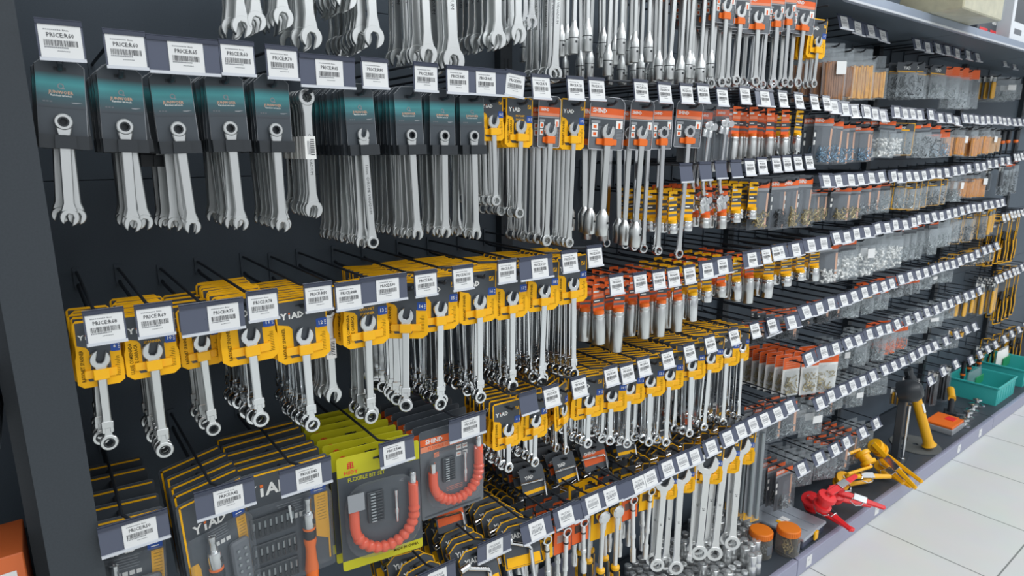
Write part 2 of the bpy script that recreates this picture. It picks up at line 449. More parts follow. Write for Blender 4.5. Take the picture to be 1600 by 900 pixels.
def combo(L, Ra, Rb, top, bottom, t, m, ratchet=False, word=None, wf=1.0):
    """top head centre at z = 0, bottom head centre at z = -L; y = 0 is the middle of the thickness"""
    mb = MB(); w_ = min(Ra, Rb) * 1.15 * wf
    shaft(mb, -Ra * 0.72, -L + Rb * 0.72, w_, w_ * 0.96, -t * 0.42, t * 0.42, m, 1.5 if top == 'open' else 1.35, 1.5 if bottom == 'open' else 1.35)
    for z, R, kind, up in ((0, Ra, top, True), (-L, Rb, bottom, False)):
        if kind == 'open': jaw(mb, z, R, -t / 2, t / 2, m, up)
        else: mb.ring(0, z, R, R * 0.62, -t * 0.62, t * 0.62, m, 28, 0.001, 0 if ratchet else 1)
    if word: mb.text(word, 0, -L * 0.5, -t * 0.42 - 0.0002, w_ * 0.5, 'dark_steel', rot=-pi / 2)
    return mb
def gear(z, R, t):
    g = MB(); g.ring(0, z, R * 0.625, R * 0.46, -t * 0.5, t * 0.5, 'dark_steel', 24, 0.0004, 1); return g.mesh('ratchet_gear')

CACHE = {}
def memo(fn):
    def f(*a):
        k_ = (fn.__name__,) + a
        if k_ not in CACHE: CACHE[k_] = fn(*a)
        return CACHE[k_]
    return f
def P_(name, mb, label=None, subs=(), off=None):
    me = mb if isinstance(mb, bpy.types.Mesh) else mb.mesh(name)
    return (name, me, label, list(subs))
def shift(mb, x=0, y=0, z=0, rx=0, ry=0, rz=0):
    o = MB(); o.merge(mb, Matrix.Translation((x, y, z)) @ Matrix.Rotation(rz, 4, 'Z') @ Matrix.Rotation(ry, 4, 'Y') @ Matrix.Rotation(rx, 4, 'X')); return o

@memo
def teal(L, inverted):
    c = MB(); w_ = 0.0245
    c.prism([(-w_, -0.094), (w_, -0.094), (w_, 0.004), (0.011, 0.016), (-0.011, 0.016), (-w_, 0.004)], 0, 0.0012, 'teal_card')
    c.tube([(-w_, .0006, -.094), (-w_, .0006, .004), (-.011, .0006, .016), (.011, .0006, .016), (w_, .0006, .004), (w_, .0006, -.094)], .0007, 'card_light', 5)
    y = -0.0004
    c.rect(0, 0.0005, 0.013, 0.0042, y, 'black_plastic')
    for i in range(14):
        a = 2 * pi * i / 14; a2 = 2 * pi * (i + 1) / 14
        c.flat([(0.0022 * cos(a), -0.0195 + 0.0022 * sin(a)), (0.0033 * cos(a), -0.0195 + 0.0033 * sin(a)), (0.0033 * cos(a2), -0.0195 + 0.0033 * sin(a2)), (0.0022 * cos(a2), -0.0195 + 0.0022 * sin(a2))], y, 'card_light')
    c.rect(0.0025, -0.0224, 0.003, 0.0016, y, 'card_light')
    c.text('JUNWOER', 0, -0.0272, y, 0.0052, 'logo_peach', bold=0.01)
    c.text('Ratchet wrench', 0, -0.0308, y, 0.0034, 'white_print', bold=0.01)
    for i in range(3): c.rect(-0.0175 + i * 0.0034, -0.0385, 0.0024, 0.0017, y, 'card_grey')
    c.flat([(0.0095, -0.0380), (0.0215, -0.0375), (0.0150, -0.0392), (0.011, -0.0390)], y, 'card_light')
    c.rect(0, -0.045, 0.046, 0.0005, y, 'card_dark')
    s = MB()
    s.box((0, -0.0035, -0.086), (0.051, 0.009, 0.0165), 'black_plastic'); s.box((0.001, -0.0095, -0.086), (0.022, 0.005, 0.0158), 'black_plastic', taper=0.96)
    R = 0.0098; t = 0.0062; zc = -0.062
    sp = combo(L, R, R * 1.06, 'open' if inverted else 'ring', 'ring' if inverted else 'open', t, 'satin_steel', True, '16mm  CHROME VANADIUM' if inverted else None, 1.12)
    return [P_('backing_card', c), P_('holder_strip', s), P_('spanner', shift(sp, 0, -0.0048, zc), 'satin steel ratchet spanner', [P_('ratchet_gear', shiftmesh(gear(-L if inverted else 0, R * (1.06 if inverted else 1), t), 0, -0.0048, zc))])]
def shiftmesh(me, x, y, z):
    me.transform(Matrix.Translation((x, y, z))); return me

def yiad_card(W_, H_, num, words, back='card_dark', small=False):
    c = MB(); h = W_ / 2; zt = 0.012; zb = zt - H_; q = W_ * 0.07
    out = [(-h + q * 1.6, zb), (h - q * 1.6, zb), (h + q * 0.3, zb + q * 1.5), (h + q * 0.3, zb + H_ * 0.36), (h - q * 0.2, zb + H_ * 0.42), (h - q * 0.2, zt - H_ * 0.36), (h, zt - H_ * 0.31), (h, zt - 0.004), (h - 0.004, zt), (-h + 0.004, zt), (-h, zt - 0.004),
           (-h, zt - H_ * 0.31), (-h + q * 0.2, zt - H_ * 0.36), (-h + q * 0.2, zb + H_ * 0.5), (-h - q * 0.3, zb + H_ * 0.42), (-h - q * 0.3, zb + q * 1.5)]
    c.prism(out, 0, 0.0016, 'yellow_print', 0.0004)
    y = -0.0004; i_ = 0.0028; y2 = -0.0006
    c.flat([(-h + W_ * 0.30, zb + H_ * 0.2), (h - W_ * 0.26, zb + H_ * 0.2), (h - W_ * 0.26, zt - H_ * 0.50), (h - W_ * 0.16, zt - H_ * 0.44), (h - i_, zt - H_ * 0.36), (h - i_, zt - i_), (-h + i_, zt - i_), (-h + i_, zt - H_ * 0.36), (-h + W_ * 0.24, zt - H_ * 0.40), (-h + W_ * 0.30, zt - H_ * 0.46)], y, back)
    s = W_ / 0.084
    c.rect(0, zt - 0.0105 * 1.0, W_ * 0.22, 0.003, y2, 'black_plastic')
    zt2 = zt - H_ * 0.25
    c.text('Y', -h + W_ * 0.155, zt2, y2, W_ * 0.165, 'white_print', bold=0.045); c.text('AD', -h + W_ * 0.42, zt2, y2, W_ * 0.165, 'white_print', bold=0.045)
    c.rect(-h + W_ * 0.262, zt2 - W_ * 0.014, W_ * 0.030, W_ * 0.088, y2, 'white_print'); c.rect(-h + W_ * 0.262, zt2 + W_ * 0.050, W_ * 0.03, W_ * 0.026, y2, 'orange_plastic')
    c.rect(h - W_ * 0.14, zt - H_ * 0.18, W_ * 0.12, W_ * 0.11, y2, 'yellow_print'); c.flat([(h - W_ * .19, zt - H_ * .22), (h - W_ * .10, zt - H_ * .15), (h - W_ * .11, zt - H_ * .13), (h - W_ * .19, zt - H_ * .19)], y2 - 0.0001, back)
    # size badge
    c.flat(rrect(h - W_ * 0.235, h - W_ * 0.02, zt - H_ * 0.50, zt - H_ * 0.355, 0.0016), y2 - 0.0001, 'blue_print')
    c.text(num, h - W_ * 0.15, zt - H_ * 0.428, y2 - 0.0003, W_ * 0.105, 'white_print', bold=0.025)
    for k_ in range(3): c.rect(h - W_ * 0.055, zt - H_ * 0.40 - k_ * H_ * 0.028, W_ * 0.032, H_ * 0.012, y2 - 0.0003, 'white_print')
    if words == 'R':
        c.text('RATCHET SPANNER', -h + W_ * 0.13, zb + H_ * 0.33, y, H_ * 0.068, 'yellow_black_ink', rot=pi / 2, bold=0.015, sx=0.78)
    else:
        c.text('LLAVE COMBINADA', -h + W_ * 0.10, zb + H_ * 0.33, y, H_ * 0.068, 'yellow_black_ink', rot=pi / 2, bold=0.015, sx=0.78)
        c.text('DE CARRACA', -h + W_ * 0.20, zb + H_ * 0.38, y, H_ * 0.068, 'yellow_black_ink', rot=pi / 2, bold=0.015, sx=0.78)
    if words != 'R' or small:
        c.text('RATCHET', 0.02 * W_, zt - H_ * 0.37, y2, W_ * 0.075, 'yellow_print', bold=0.02); c.text('SPANNER', 0.02 * W_, zt - H_ * 0.445, y2, W_ * 0.075, 'yellow_print', bold=0.02)
    for k_ in range(12): c.rect(h - W_ * (0.10 if k_ % 3 else 0.12), zb + H_ * (0.13 + 0.026 * k_), W_ * (0.07 if k_ % 3 else 0.11), H_ * 0.006, y, 'yellow_black_ink')
    c.flat([(-h + W_ * .24, zb + H_ * .09), (h - W_ * .36, zb + H_ * .09), (h - W_ * .30, zb + H_ * .19), (-h + W_ * .18, zb + H_ * .17)], y, back)
    return c, zb
def strap_mb(W_, zs, hs, bump, m):
    s = MB(); x = W_ * 0.36
    s.prism(rrect(-x, x, zs - hs / 2, zs + hs / 2, hs * 0.2), -0.0035, 0.0, m, 0.0008)
    s.prism(rrect(-bump, bump, zs - hs * 0.62, zs + hs * 0.62, hs * 0.12), -0.0108, -0.003, m, 0.001)
    return s
@memo
def yiad(W_, num, L, words, polish, flex, H_):
    c, zb = yiad_card(W_, H_, num, words)
    sc = W_ / 0.084; R = 0.0080 + 0.0062 * sc; t = 0.0062
    zj = 0.012 - H_ * 0.58; zs = 0.012 - H_ * 0.80; m = 'chrome' if polish else 'satin_steel'
    st = strap_mb(W_, zs, H_ * 0.125, R * 0.78, 'yellow_plastic')
    sp = MB(); w_ = R * 0.92; zend = zj - L; parts = []
    if flex:
        Rr = R * 0.92; zy = zend + Rr * 2.1
        jaw(sp, zj, R, -t / 2, t / 2, m, True); shaft(sp, zj - R * 0.7, zy + 0.004, w_, w_ * 0.95, -t * .42, t * .42, m, 1.5, 1.1)
        sp.prism(rrect(-w_ * .66, w_ * .66, zy - 0.002, zy + 0.008, 0.002), -t * .6, t * .6, m, 0.0008)
        for sgn in (-1, 1): sp.prism(rrect(sgn * w_ * .43 - w_ * .2, sgn * w_ * .43 + w_ * .2, zy - 0.009, zy, 0.002), -t * .55, t * .55, m, 0.0006)
        hd = MB(); hd.ring(0, zend, Rr, Rr * 0.64, -t * .62, t * .62, m, 28, 0.001)
        hd.prism([(-w_ * .5, zend + Rr * 0.75), (w_ * .5, zend + Rr * 0.75), (w_ * .24, zy - 0.001), (-w_ * .24, zy - 0.001)], -t * .45, t * .45, m, 0.0006)
        subs = [P_('ratchet_gear', shiftmesh(gear(zend, Rr * 1.02, t), 0, -0.0055, 0)), P_('flex_head', shift(hd, 0, -0.0055, 0))]
        sp2 = sp
    else:
        sp2 = shift(combo(L, R, R * 0.86, 'open', 'ring', t, m, False, None, 0.85), 0, 0, zj); subs = []
    return [P_('backing_card', c), P_('strap', st, 'yellow plastic strap'), P_('spanner', shift(sp2, 0, -0.0055, 0), None, subs)]

def shind_card(W_, H_, rib=True, header=0.16):
    c = MB(); h = W_ / 2; zt = 0.014; zb = zt - H_
    c.prism(rrect(-h, h, zb, zt, 0.003, tl=W_ * 0.18, tr=W_ * 0.18), 0, 0.0014, 'card_grey', 0.0003)
    y = -0.0004; y2 = -0.0007
    c.flat(rrect(-h + .001, h - .001, zb + H_ * 0.45, zt - .001, 0.002, tl=W_ * 0.17, tr=W_ * 0.17), y, 'card_dark')
    z1 = zt - H_ * 0.2
    c.rect(0, z1 - H_ * 0.06, W_ * 0.99, H_ * 0.12, y2, 'orange_print'); c.rect(0, z1 - H_ * 0.15, W_ * 0.99, H_ * 0.06, y2, 'orange_pale'); c.rect(0, z1 - H_ * 0.2, W_ * 0.99, H_ * 0.03, y2, 'card_light')
    c.text('SHIND', -h + W_ * 0.27, z1 - H_ * 0.06, y2 - .0003, W_ * 0.14, 'white_print', bold=0.03)
    c.rect(0.0, zt - 0.009, W_ * 0.3, 0.003, y2, 'black_plastic')
    c.flat(rrect(-h + W_ * .04, -h + W_ * .3, z1 - H_ * .30, z1 - H_ * .25, 0.001), y2, 'card_light')
    for k_ in range(2):
        zz = z1 - H_ * (0.37 + 0.14 * k_); c.rect(-h + W_ * 0.15, zz, W_ * 0.17, H_ * 0.12, y2, 'white_print'); c.rect(-h + W_ * 0.15, zz, W_ * 0.09, H_ * 0.06, y2 - .0002, 'orange_print')
    c.rect(h - W_ * 0.12, z1 - H_ * 0.31, W_ * 0.2, H_ * 0.16, y2, 'white_print'); c.rect(h - W_ * 0.12, z1 - H_ * 0.33, W_ * 0.06, H_ * 0.1, y2 - .0002, 'orange_print')
    for k_ in range(6): c.rect(h - W_ * 0.11, z1 - H_ * (0.43 + 0.03 * k_), W_ * 0.16, H_ * 0.008, y2, 'card_light')
    return c, zb
@memo
def shind(W_, L, tail, polish, H_):
    c, zb = shind_card(W_, H_); zt = 0.014
    rim = MB(); h = W_ / 2 + 0.0015
    o = rrect(-h, h, zb - .001, zt + .0015, 0.004, 4, tl=W_ * 0.2, tr=W_ * 0.2)
    rim.tube([(x, -0.001, z) for x, z in o] + [(o[0][0], -0.001, o[0][1])], 0.0007, 'lip_clear', 5)
    R = 0.0115 + 0.0035 * (W_ / 0.075); t = 0.0064; zj = zt - H_ * 0.66; zs = zt - H_ * 0.86; m = 'chrome' if polish else 'satin_steel'
    st = strap_mb(W_ * 0.86, zs, H_ * 0.12, R * 0.72, 'orange_plastic')
    sp = MB(); zend = zj - L; w_ = R * 0.98
    if tail == 'socket':
        Rs = 0.0140; jaw(sp, zj, R, -t / 2, t / 2, m); shaft(sp, zj - R * .7, zend + 0.046, w_, w_ * 0.9, -t * .42, t * .42, m, 1.5, 0.8)
        sp.lathe([(0.0055, 0.056), (0.0085, 0.050), (Rs, 0.040), (Rs, 0.0), (Rs * .94, -0.0015), (Rs * .7, -0.0015), (Rs * .66, 0.012)], m, 20, Matrix.Translation((0, 0.001, zend)))
        sp.box((0.006, -Rs + 0.001, zend + 0.027), (0.005, 0.0022, 0.0045), 'dark_steel')
    elif tail == 'flex':
        Rr = R * .82
        sp.ring(0, zj, R, R * .55, -t * .6, t * .6, m, 24, .001); sp.prism([(R * .1, zj + R * .35), (R * 1.0, zj + R * .62), (R * .95, zj + R * .95), (R * .2, zj + R * .5)], -t * .5, t * .5, m)
        shaft(sp, zj - R * .8, zend + Rr * .8, w_ * .82, w_ * .8, -t * .45, t * .45, m, 1.3, 1.3); sp.ring(0, zend, Rr, Rr * .62, -t * .7, t * .7, m, 24, .001)
    else:
        sp = shift(combo(L, R, R * .86, 'open', 'ring', t, m, False, None, .85), 0, 0, zj)
    return [P_('backing_card', c), P_('blister_rim', rim), P_('strap', st, 'orange plastic strap'), P_('spanner', shift(sp, 0, -0.006, 0))]

@memo
def plain(L, R, top, bottom, polish, sticker, doubled):
    """a bare spanner hung by its upper head"""
    m = 'chrome' if polish else 'satin_steel'; t = 0.0066
    sp = combo(L, R, R * (1.12 if not doubled else 1.0), top, bottom, t, m, False, 'CHROME VANADIUM' if L > .16 else None, 0.92)
    z0 = R * 0.5
    parts = [P_('spanner_body', shift(sp, 0, 0, -z0))]
    if sticker:
        k_ = MB(); zc = -z0 - L * 0.44; w_ = R * 1.35
        if sticker == 'white':
            k_.box((0, 0, zc), (w_, t + .002, .034), 'white_print')
            for i in range(9): k_.rect(w_ * .2, zc + .012 - i * .0028, w_ * .36, .0014, -t / 2 - .0013, 'ink')
            for i in range(3): k_.rect(-w_ * .25 + i * w_ * .12, zc, w_ * .05, .02, -t / 2 - .0013, 'ink_soft')
        else:
            k_.box((0, 0, zc), (w_ * 2.6, t + .0025, .026), 'yellow_print'); k_.rect(0, zc + .009, w_ * 2.3, .006, -t / 2 - .0017, 'card_dark')
        parts.append(P_('paper_band', k_))
    return parts
@memo
def gsocket(L, orange, big):
    """long handled socket wrench under a printed card"""
    c, zb = shind_card(0.034, 0.075) if orange else yiad_card(0.034, 0.075, '10', 'R')
    st = strap_mb(.034, zb + .012, .011, .007, 'orange_plastic' if orange else 'yellow_plastic')
    s = MB(); Rs = 0.0098 if not big else 0.0115; t = .0056
    s.prism(rrect(-.0046, .0046, -L + .045, -.03, .002), -.0078, -.0022, 'satin_steel', .001)
    s.lathe([(.0045, .060), (.0055, .052), (.0075, .047), (Rs, .040), (Rs, 0), (Rs * .93, -.0015), (Rs * .68, -.0015), (Rs * .64, .012)], 'satin_steel', 18, Matrix.Translation((0, -.005, -L)))
    s.box((.0, -.005 - Rs, -L + .02), (.004, .002, .004), 'dark_steel'); s.lathe([(Rs * 1.01, .027), (Rs * 1.01, .0285)], 'dark_steel', 18, Matrix.Translation((0, -.005, -L)))
    return [P_('backing_card', c), P_('strap', st), P_('wrench', s)]
@memo
def socket(D, L, tagc, tagh):
    """socket on a printed hang tag"""
    g = MB(); w_ = max(.026, D * 1.02); m1 = {'o': 'orange_print', 'y': 'yellow_print'}[tagc]
    g.prism(rrect(-w_ / 2, w_ / 2, -tagh, .009, .002), 0, .0012, m1)
    y = -.0003
    g.rect(0, .0005, w_ * .5, .003, y, 'card_dark'); g.rect(0, -tagh * .30, w_ * .92, tagh * .12, y, 'orange_pale' if tagc == 'o' else 'card_dark'); g.rect(0, -tagh * .55, w_ * .98, tagh * .20, y, 'card_dark'); g.rect(-w_ * .2, -tagh * .12, w_ * .5, tagh * .08, y, 'white_print')
    g.rect(0, -tagh * .8, w_ * .98, tagh * .10, y, 'card_grey'); g.rect(-w_ * .15, -tagh * .55, w_ * .5, tagh * .05, y - .0002, 'white_print')
    cp = MB(); cp.lathe([(D * .30, .006), (D * .42, .004), (D * .44, -.004), (D * .42, -.006)], 'orange_plastic' if tagc == 'o' else 'yellow_plastic', 18, Matrix.Translation((0, 0, -tagh - .004)))
    s = MB(); r = D / 2
    s.lathe([(r * .55, -.004), (r * .86, -.005), (r * .96, -.008), (r * .96, -.012), (r * .9, -.014), (r, -.018), (r, -L + .001), (r * .96, -L), (r * .7, -L), (r * .66, -L + .01)], 'satin_steel' if tagc == 'o' else 'chrome', 22, Matrix.Translation((0, 0, -tagh - .002)))
    return [P_('hang_tag', g), P_('socket_body', s), P_('cap', cp, 'orange plastic cap' if tagc == 'o' else 'yellow plastic cap')]
@memo
def swivel(L):
    """double ended swivel socket wrench in a clear sleeve with a printed top"""
    c = MB(); w_ = .042
    c.prism(rrect(-w_ / 2, w_ / 2, -L * .52, .012, .003), 0, .0012, 'card_grey'); c.rect(0, -.012, w_ * .98, .016, -.0004, 'orange_print'); c.text('SHIND', -.004, -.012, -.0007, .008, 'white_print', bold=.03)
    c.rect(0, .0, w_ * .4, .003, -.0005, 'black_plastic')
    for i in range(6): c.rect(-w_ * .34, -.032 - i * .006, w_ * .14, .003, -.0005, 'white_print')
    s = MB()
    s.tube([(.001, -.012, -.045), (0, -.010, -L * .4), (-.003, -.010, -L * .62), (-.006, -.012, -L * .76), (.0, -.012, -L * .86)], [.0065, .0052, .0046, .0052, .006], 'chrome', 12)
    for z, tl in ((-.036, 8), (-L * .92, -20)):
        mt = Matrix.Translation((0, -.012, z)) @ Matrix.Rotation(radians(tl), 4, 'Y')
        s.lathe([(.006, .012), (.0095, .010), (.0095, -.010), (.006, -.012)], 'chrome', 16, mt)
        for q in (-1, 1): s.lathe([(.0055, -.009), (.0085, -.008), (.0085, .012), (.005, .012)], 'chrome', 14, mt @ Matrix.Translation((q * .010, 0, -.002)) @ Matrix.Rotation(radians(90 * q), 4, 'X'))
        s.lathe([(.006, .0), (.0078, -.004), (.0078, -.022), (.005, -.022)], 'chrome', 14, mt @ Matrix.Translation((.006, 0, -.006)))
        s.lathe([(.006, .0), (.0078, -.004), (.0078, -.022), (.005, -.022)], 'chrome', 14, mt @ Matrix.Translation((-.009, .002, -.006)))
    sl = MB(); sl.prism(rrect(-w_ / 2, w_ / 2, -L * .52, .0, .003), -.018, -.0008, 'clear_blister', .004)
    return [P_('backing_card', c), P_('wrench', s), P_('clear_sleeve', sl)]

# ------------------------------------------------------------------ blister packs, bags and boxes
def flex_shaft(pts_fn, n, r, mat_, straight=(0.22, 0.16)):
    """a row of barrel beads along pts_fn(t), with plain sleeves and steel ends"""
    s = MB()
    P = [Vector(pts_fn(i / 200)) for i in range(201)]
    acc = [0.0]
    for a, b in zip(P, P[1:]): acc.append(acc[-1] + (b - a).length)
    T = acc[-1]
    def at(d):
        d = max(0, min(T, d)); i = 0
        while i < 199 and acc[i + 1] < d: i += 1
        f = (d - acc[i]) / max(1e-9, acc[i + 1] - acc[i]); p = P[i].lerp(P[i + 1], f); return p, (P[i + 1] - P[i]).normalized()
    a, b = straight[0] * T, (1 - straight[1]) * T
    def orient(p, d): return Matrix.Translation(p) @ Vector((0, 0, 1)).rotation_difference(d).to_matrix().to_4x4()
    for s0, s1 in ((0.0, a), (b, T)):
        pts = [at(s0 + (s1 - s0) * i / 6)[0] for i in range(7)]; s.tube(pts, r * .92, mat_, 14)
    st = (b - a) / n
    for i in range(n):
        p, d = at(a + st * (i + .5)); h = st * .56
        s.lathe([(r * .62, -h), (r * .9, -h * .8), (r * 1.08, -h * .35), (r * 1.05, h * .2), (r * .8, h * .6), (r * .78, h)], mat_, 14, orient(p, d))
    e = MB()
    p, d = at(0); e.lathe([(r * .55, -.02), (r * .62, -.018), (r * .62, 0.0), (r * .5, .0)], 'chrome', 12, orient(p, d))
    p, d = at(T); e.lathe([(r * .5, 0.0), (r * .62, .0), (r * .62, .02), (r * .5, .022)], 'chrome', 12, orient(p, d))
    return s, e
def u_path(xl, xr, zl, zr, zb, y):
    R = (xr - xl) / 2; cx = (xl + xr) / 2; zc = zb + R
    def fn(t):
        L1 = zl - zc; L2 = pi * R; L3 = zr - zc; d = t * (L1 + L2 + L3)
        if d < L1: return (xl, y, zl - d)
        if d < L1 + L2: a = pi + (d - L1) / R; return (cx + R * cos(a), y, zc + R * sin(a))
        return (xr, y, zc + d - L1 - L2)
    return fn
def bit_rack(x, z, w_, h, rows, y, cols=2):
    r = MB(); r.prism(rrect(x - w_ / 2, x + w_ / 2, z - h / 2, z + h / 2, .002), y - .006, y, 'black_plastic', .001)
    for i in range(rows):
        zz = z + h / 2 - (i + .5) * h / rows
        r.tube([(x - w_ * .30, y - .0075, zz), (x - w_ * .02, y - .0075, zz)], h / rows * .24, 'zinc', 6)
        if cols > 1: r.tube([(x + w_ * .08, y - .0075, zz), (x + w_ * .40, y - .0075, zz)], h / rows * .24, 'dark_steel', 6)
    return r
def blister(W_, z0, z1, depth, r=.006):
    bl = MB(); bl.prism(rrect(-W_ / 2, W_ / 2, z0, z1, r, 4), -depth, -.0012, 'clear_blister', min(.006, depth * .45)); return bl
def driver(x, z, L, y, handle):
    d = MB(); mt = Matrix.Translation((x, y, z))
    d.lathe([(.0035, 0), (.0062, -.001), (.0062, -.010), (.0055, -.011), (.0055, -.024), (.0066, -.025), (.0066, -.027)], 'chrome', 16, mt)
    d.lathe([(.0095, -.027), (.0105, -.029), (.0105, -.054), (.0095, -.056)], 'chrome', 18, mt)
    d.lathe([(.0100, -.056), (.0108, -.0565), (.0108, -.059), (.0100, -.0595)], 'orange_plastic', 18, mt)
    d.lathe([(.0095, -.0595), (.0112, -.061), (.0108, -.074), (.0095, -.076)], 'black_plastic', 12, mt)
    if handle: d.lathe([(.0105, -.076), (.0110, -.082), (.0085, -.095), (.0095, -.115), (.0120, -.135), (.0100, -L), (.004, -L - .003)], 'orange_plastic', 18, mt)
    else: d.lathe([(.0095, -.076), (.0118, -.084), (.0118, -L), (.006, -L - .003)], 'black_plastic', 18, mt)
    d.box((x + .006, y - .0103, z - .042), (.003, .001, .009), 'black_plastic')
    return d
@memo
def bitset(W_, H_, num, handle):
    c = MB(); h = W_ / 2; zt = .016; zb = zt - H_; y = -.0004; y2 = -.0007
    c.prism(rrect(-h, h, zb, zt, .007, 4), 0, .0014, 'card_dark', .0003)
    i_ = .004
    def rim(x0, x1, z0, z1): c.rect((x0 + x1) / 2, (z0 + z1) / 2, abs(x1 - x0), abs(z1 - z0), y, 'yellow_print')
    rim(-h + i_, h - i_, zt - i_ - .003, zt - i_); rim(-h + i_, -h + i_ + .003, zb + i_, zt - i_)
    c.flat([(-h + i_, zb + i_), (-h + W_ * .20, zb + i_), (-h + W_ * .20, zb + H_ * .40), (-h + W_ * .17, zb + H_ * .46), (-h + i_, zb + H_ * .46)] if not handle else [(-h + i_, zb + i_), (-h + .008, zb + i_), (-h + .008, zb + H_ * .4), (-h + i_, zb + H_ * .4)], y, 'yellow_print')
    c.flat([(h - W_ * .19, zb + H_ * .28), (h - i_, zb + H_ * .22), (h - i_, zb + H_ * .66), (h - W_ * .19, zb + H_ * .66)], y2, 'yellow_print')
    c.rect(h - i_ - .0015, zb + H_ * .14, .003, H_ * .2, y2, 'yellow_print')
    S = W_ * (.20 if handle else .19); zl = zt - H_ * (.17 if handle else .27); xl = -h + W_ * (.10 if handle else .24)
    c.text('Y', xl, zl, y2, S, 'white_print', bold=.03); c.text('AD', xl + S * 1.55, zl, y2, S, 'white_print', bold=.03)
    c.rect(xl + S * .62, zl - S * .08, S * .17, S * .52, y2, 'white_print'); c.rect(xl + S * .62, zl + S * .32, S * .18, S * .17, y2, 'orange_plastic')
    c.flat(rrect(h - W_ * .23, h - W_ * .045, zt - H_ * .33, zt - H_ * .225, .002), y2 - .0001, 'blue_print'); c.text(num, h - W_ * .137, zt - H_ * .265, y2 - .0003, W_ * .105, 'white_print', bold=.02); c.rect(h - W_ * .137, zt - H_ * .305, W_ * .10, .0016, y2 - .0003, 'white_print')
    for k_ in range(5): c.rect(-h + W_ * .52, zt - H_ * (.335 + .022 * k_), W_ * (.30 - .03 * (k_ % 3)), .0009, y2, 'card_light')
    for k_ in range(4): c.rect(-h + W_ * (.40 + .085 * k_), zt - H_ * .47, W_ * .065, W_ * .065, y2, 'white_print')
    for k_ in range(9): c.rect(h - W_ * .11, zb + H_ * (.63 - .026 * k_), W_ * .10, .0007, y2 - .0002, 'yellow_black_ink')
    parts = [P_('backing_card', c)]
    if not handle:
        c2 = MB(); c.text  # print runs up the yellow side strip
        q = MB(); q.text('11PCS BITS SET', -h + W_ * .115, zb + H_ * .215, y2 - .0001, .0086, 'yellow_black_ink', rot=pi / 2, bold=.015, sx=.8)
        parts.append(P_('side_print', q, 'dark lettering on the yellow strip'))
        parts.append(P_('screwdriver', driver(-h + W_ * .36, zt - H_ * .33, .125, -.013, False), 'chrome and black bit driver'))
        r = MB(); x = h - W_ * .23; z = zb + H_ * .27; r.prism(rrect(x - W_ * .15, x + W_ * .15, z - H_ * .27, z + H_ * .22, .007, 4), -.012, -.001, 'card_grey', .003)
        for a in range(5):
            for b2 in range(2): r.lathe([(.0024, 0), (.003, .001), (.0026, .002)], 'zinc', 8, Matrix.Translation((x - .006 + b2 * .012, -.0125, z + H_ * .14 - a * .0125)) @ Matrix.Rotation(pi / 2, 4, 'X'))
        parts.append(P_('bit_case', r, 'grey case of bits'))
        parts.append(P_('clear_shell', blister(W_ * .94, zb + .006, zt - H_ * .30, .026)))
    else:
        for j, zc in enumerate((.54, .31, .10)):
            r = MB(); x = -h + W_ * .31; z = zb + H_ * zc; r.prism(rrect(x - W_ * .25, x + W_ * .25, z - H_ * .085, z + H_ * .085, .002), -.007, -.001, 'black_plastic', .001)
            for a in range(8):
                xx = x - W_ * .22 + a * W_ * .063
                r.tube([(xx, -.0085, z), (xx, -.0085, z + H_ * .06)], .0018, 'zinc', 6); r.tube([(xx, -.0085, z - H_ * .06), (xx, -.0085, z - H_ * .01)], .0022, 'dark_steel', 6)
            parts.append(P_('bit_rack', r))
        ex = MB(); ex.tube([(-h + W_ * .50, -.006, zb + H_ * .66), (-h + W_ * .52, -.006, zb + H_ * .50)], .0035, 'chrome', 10); parts.append(P_('extension_bar', ex))
        parts.append(P_('screwdriver', driver(h - W_ * .30, zt - H_ * .31, .155, -.013, True), 'orange handled ratchet screwdriver'))
        parts.append(P_('clear_shell', blister(W_ * .95, zb + .006, zt - H_ * .28, .026)))
    return parts
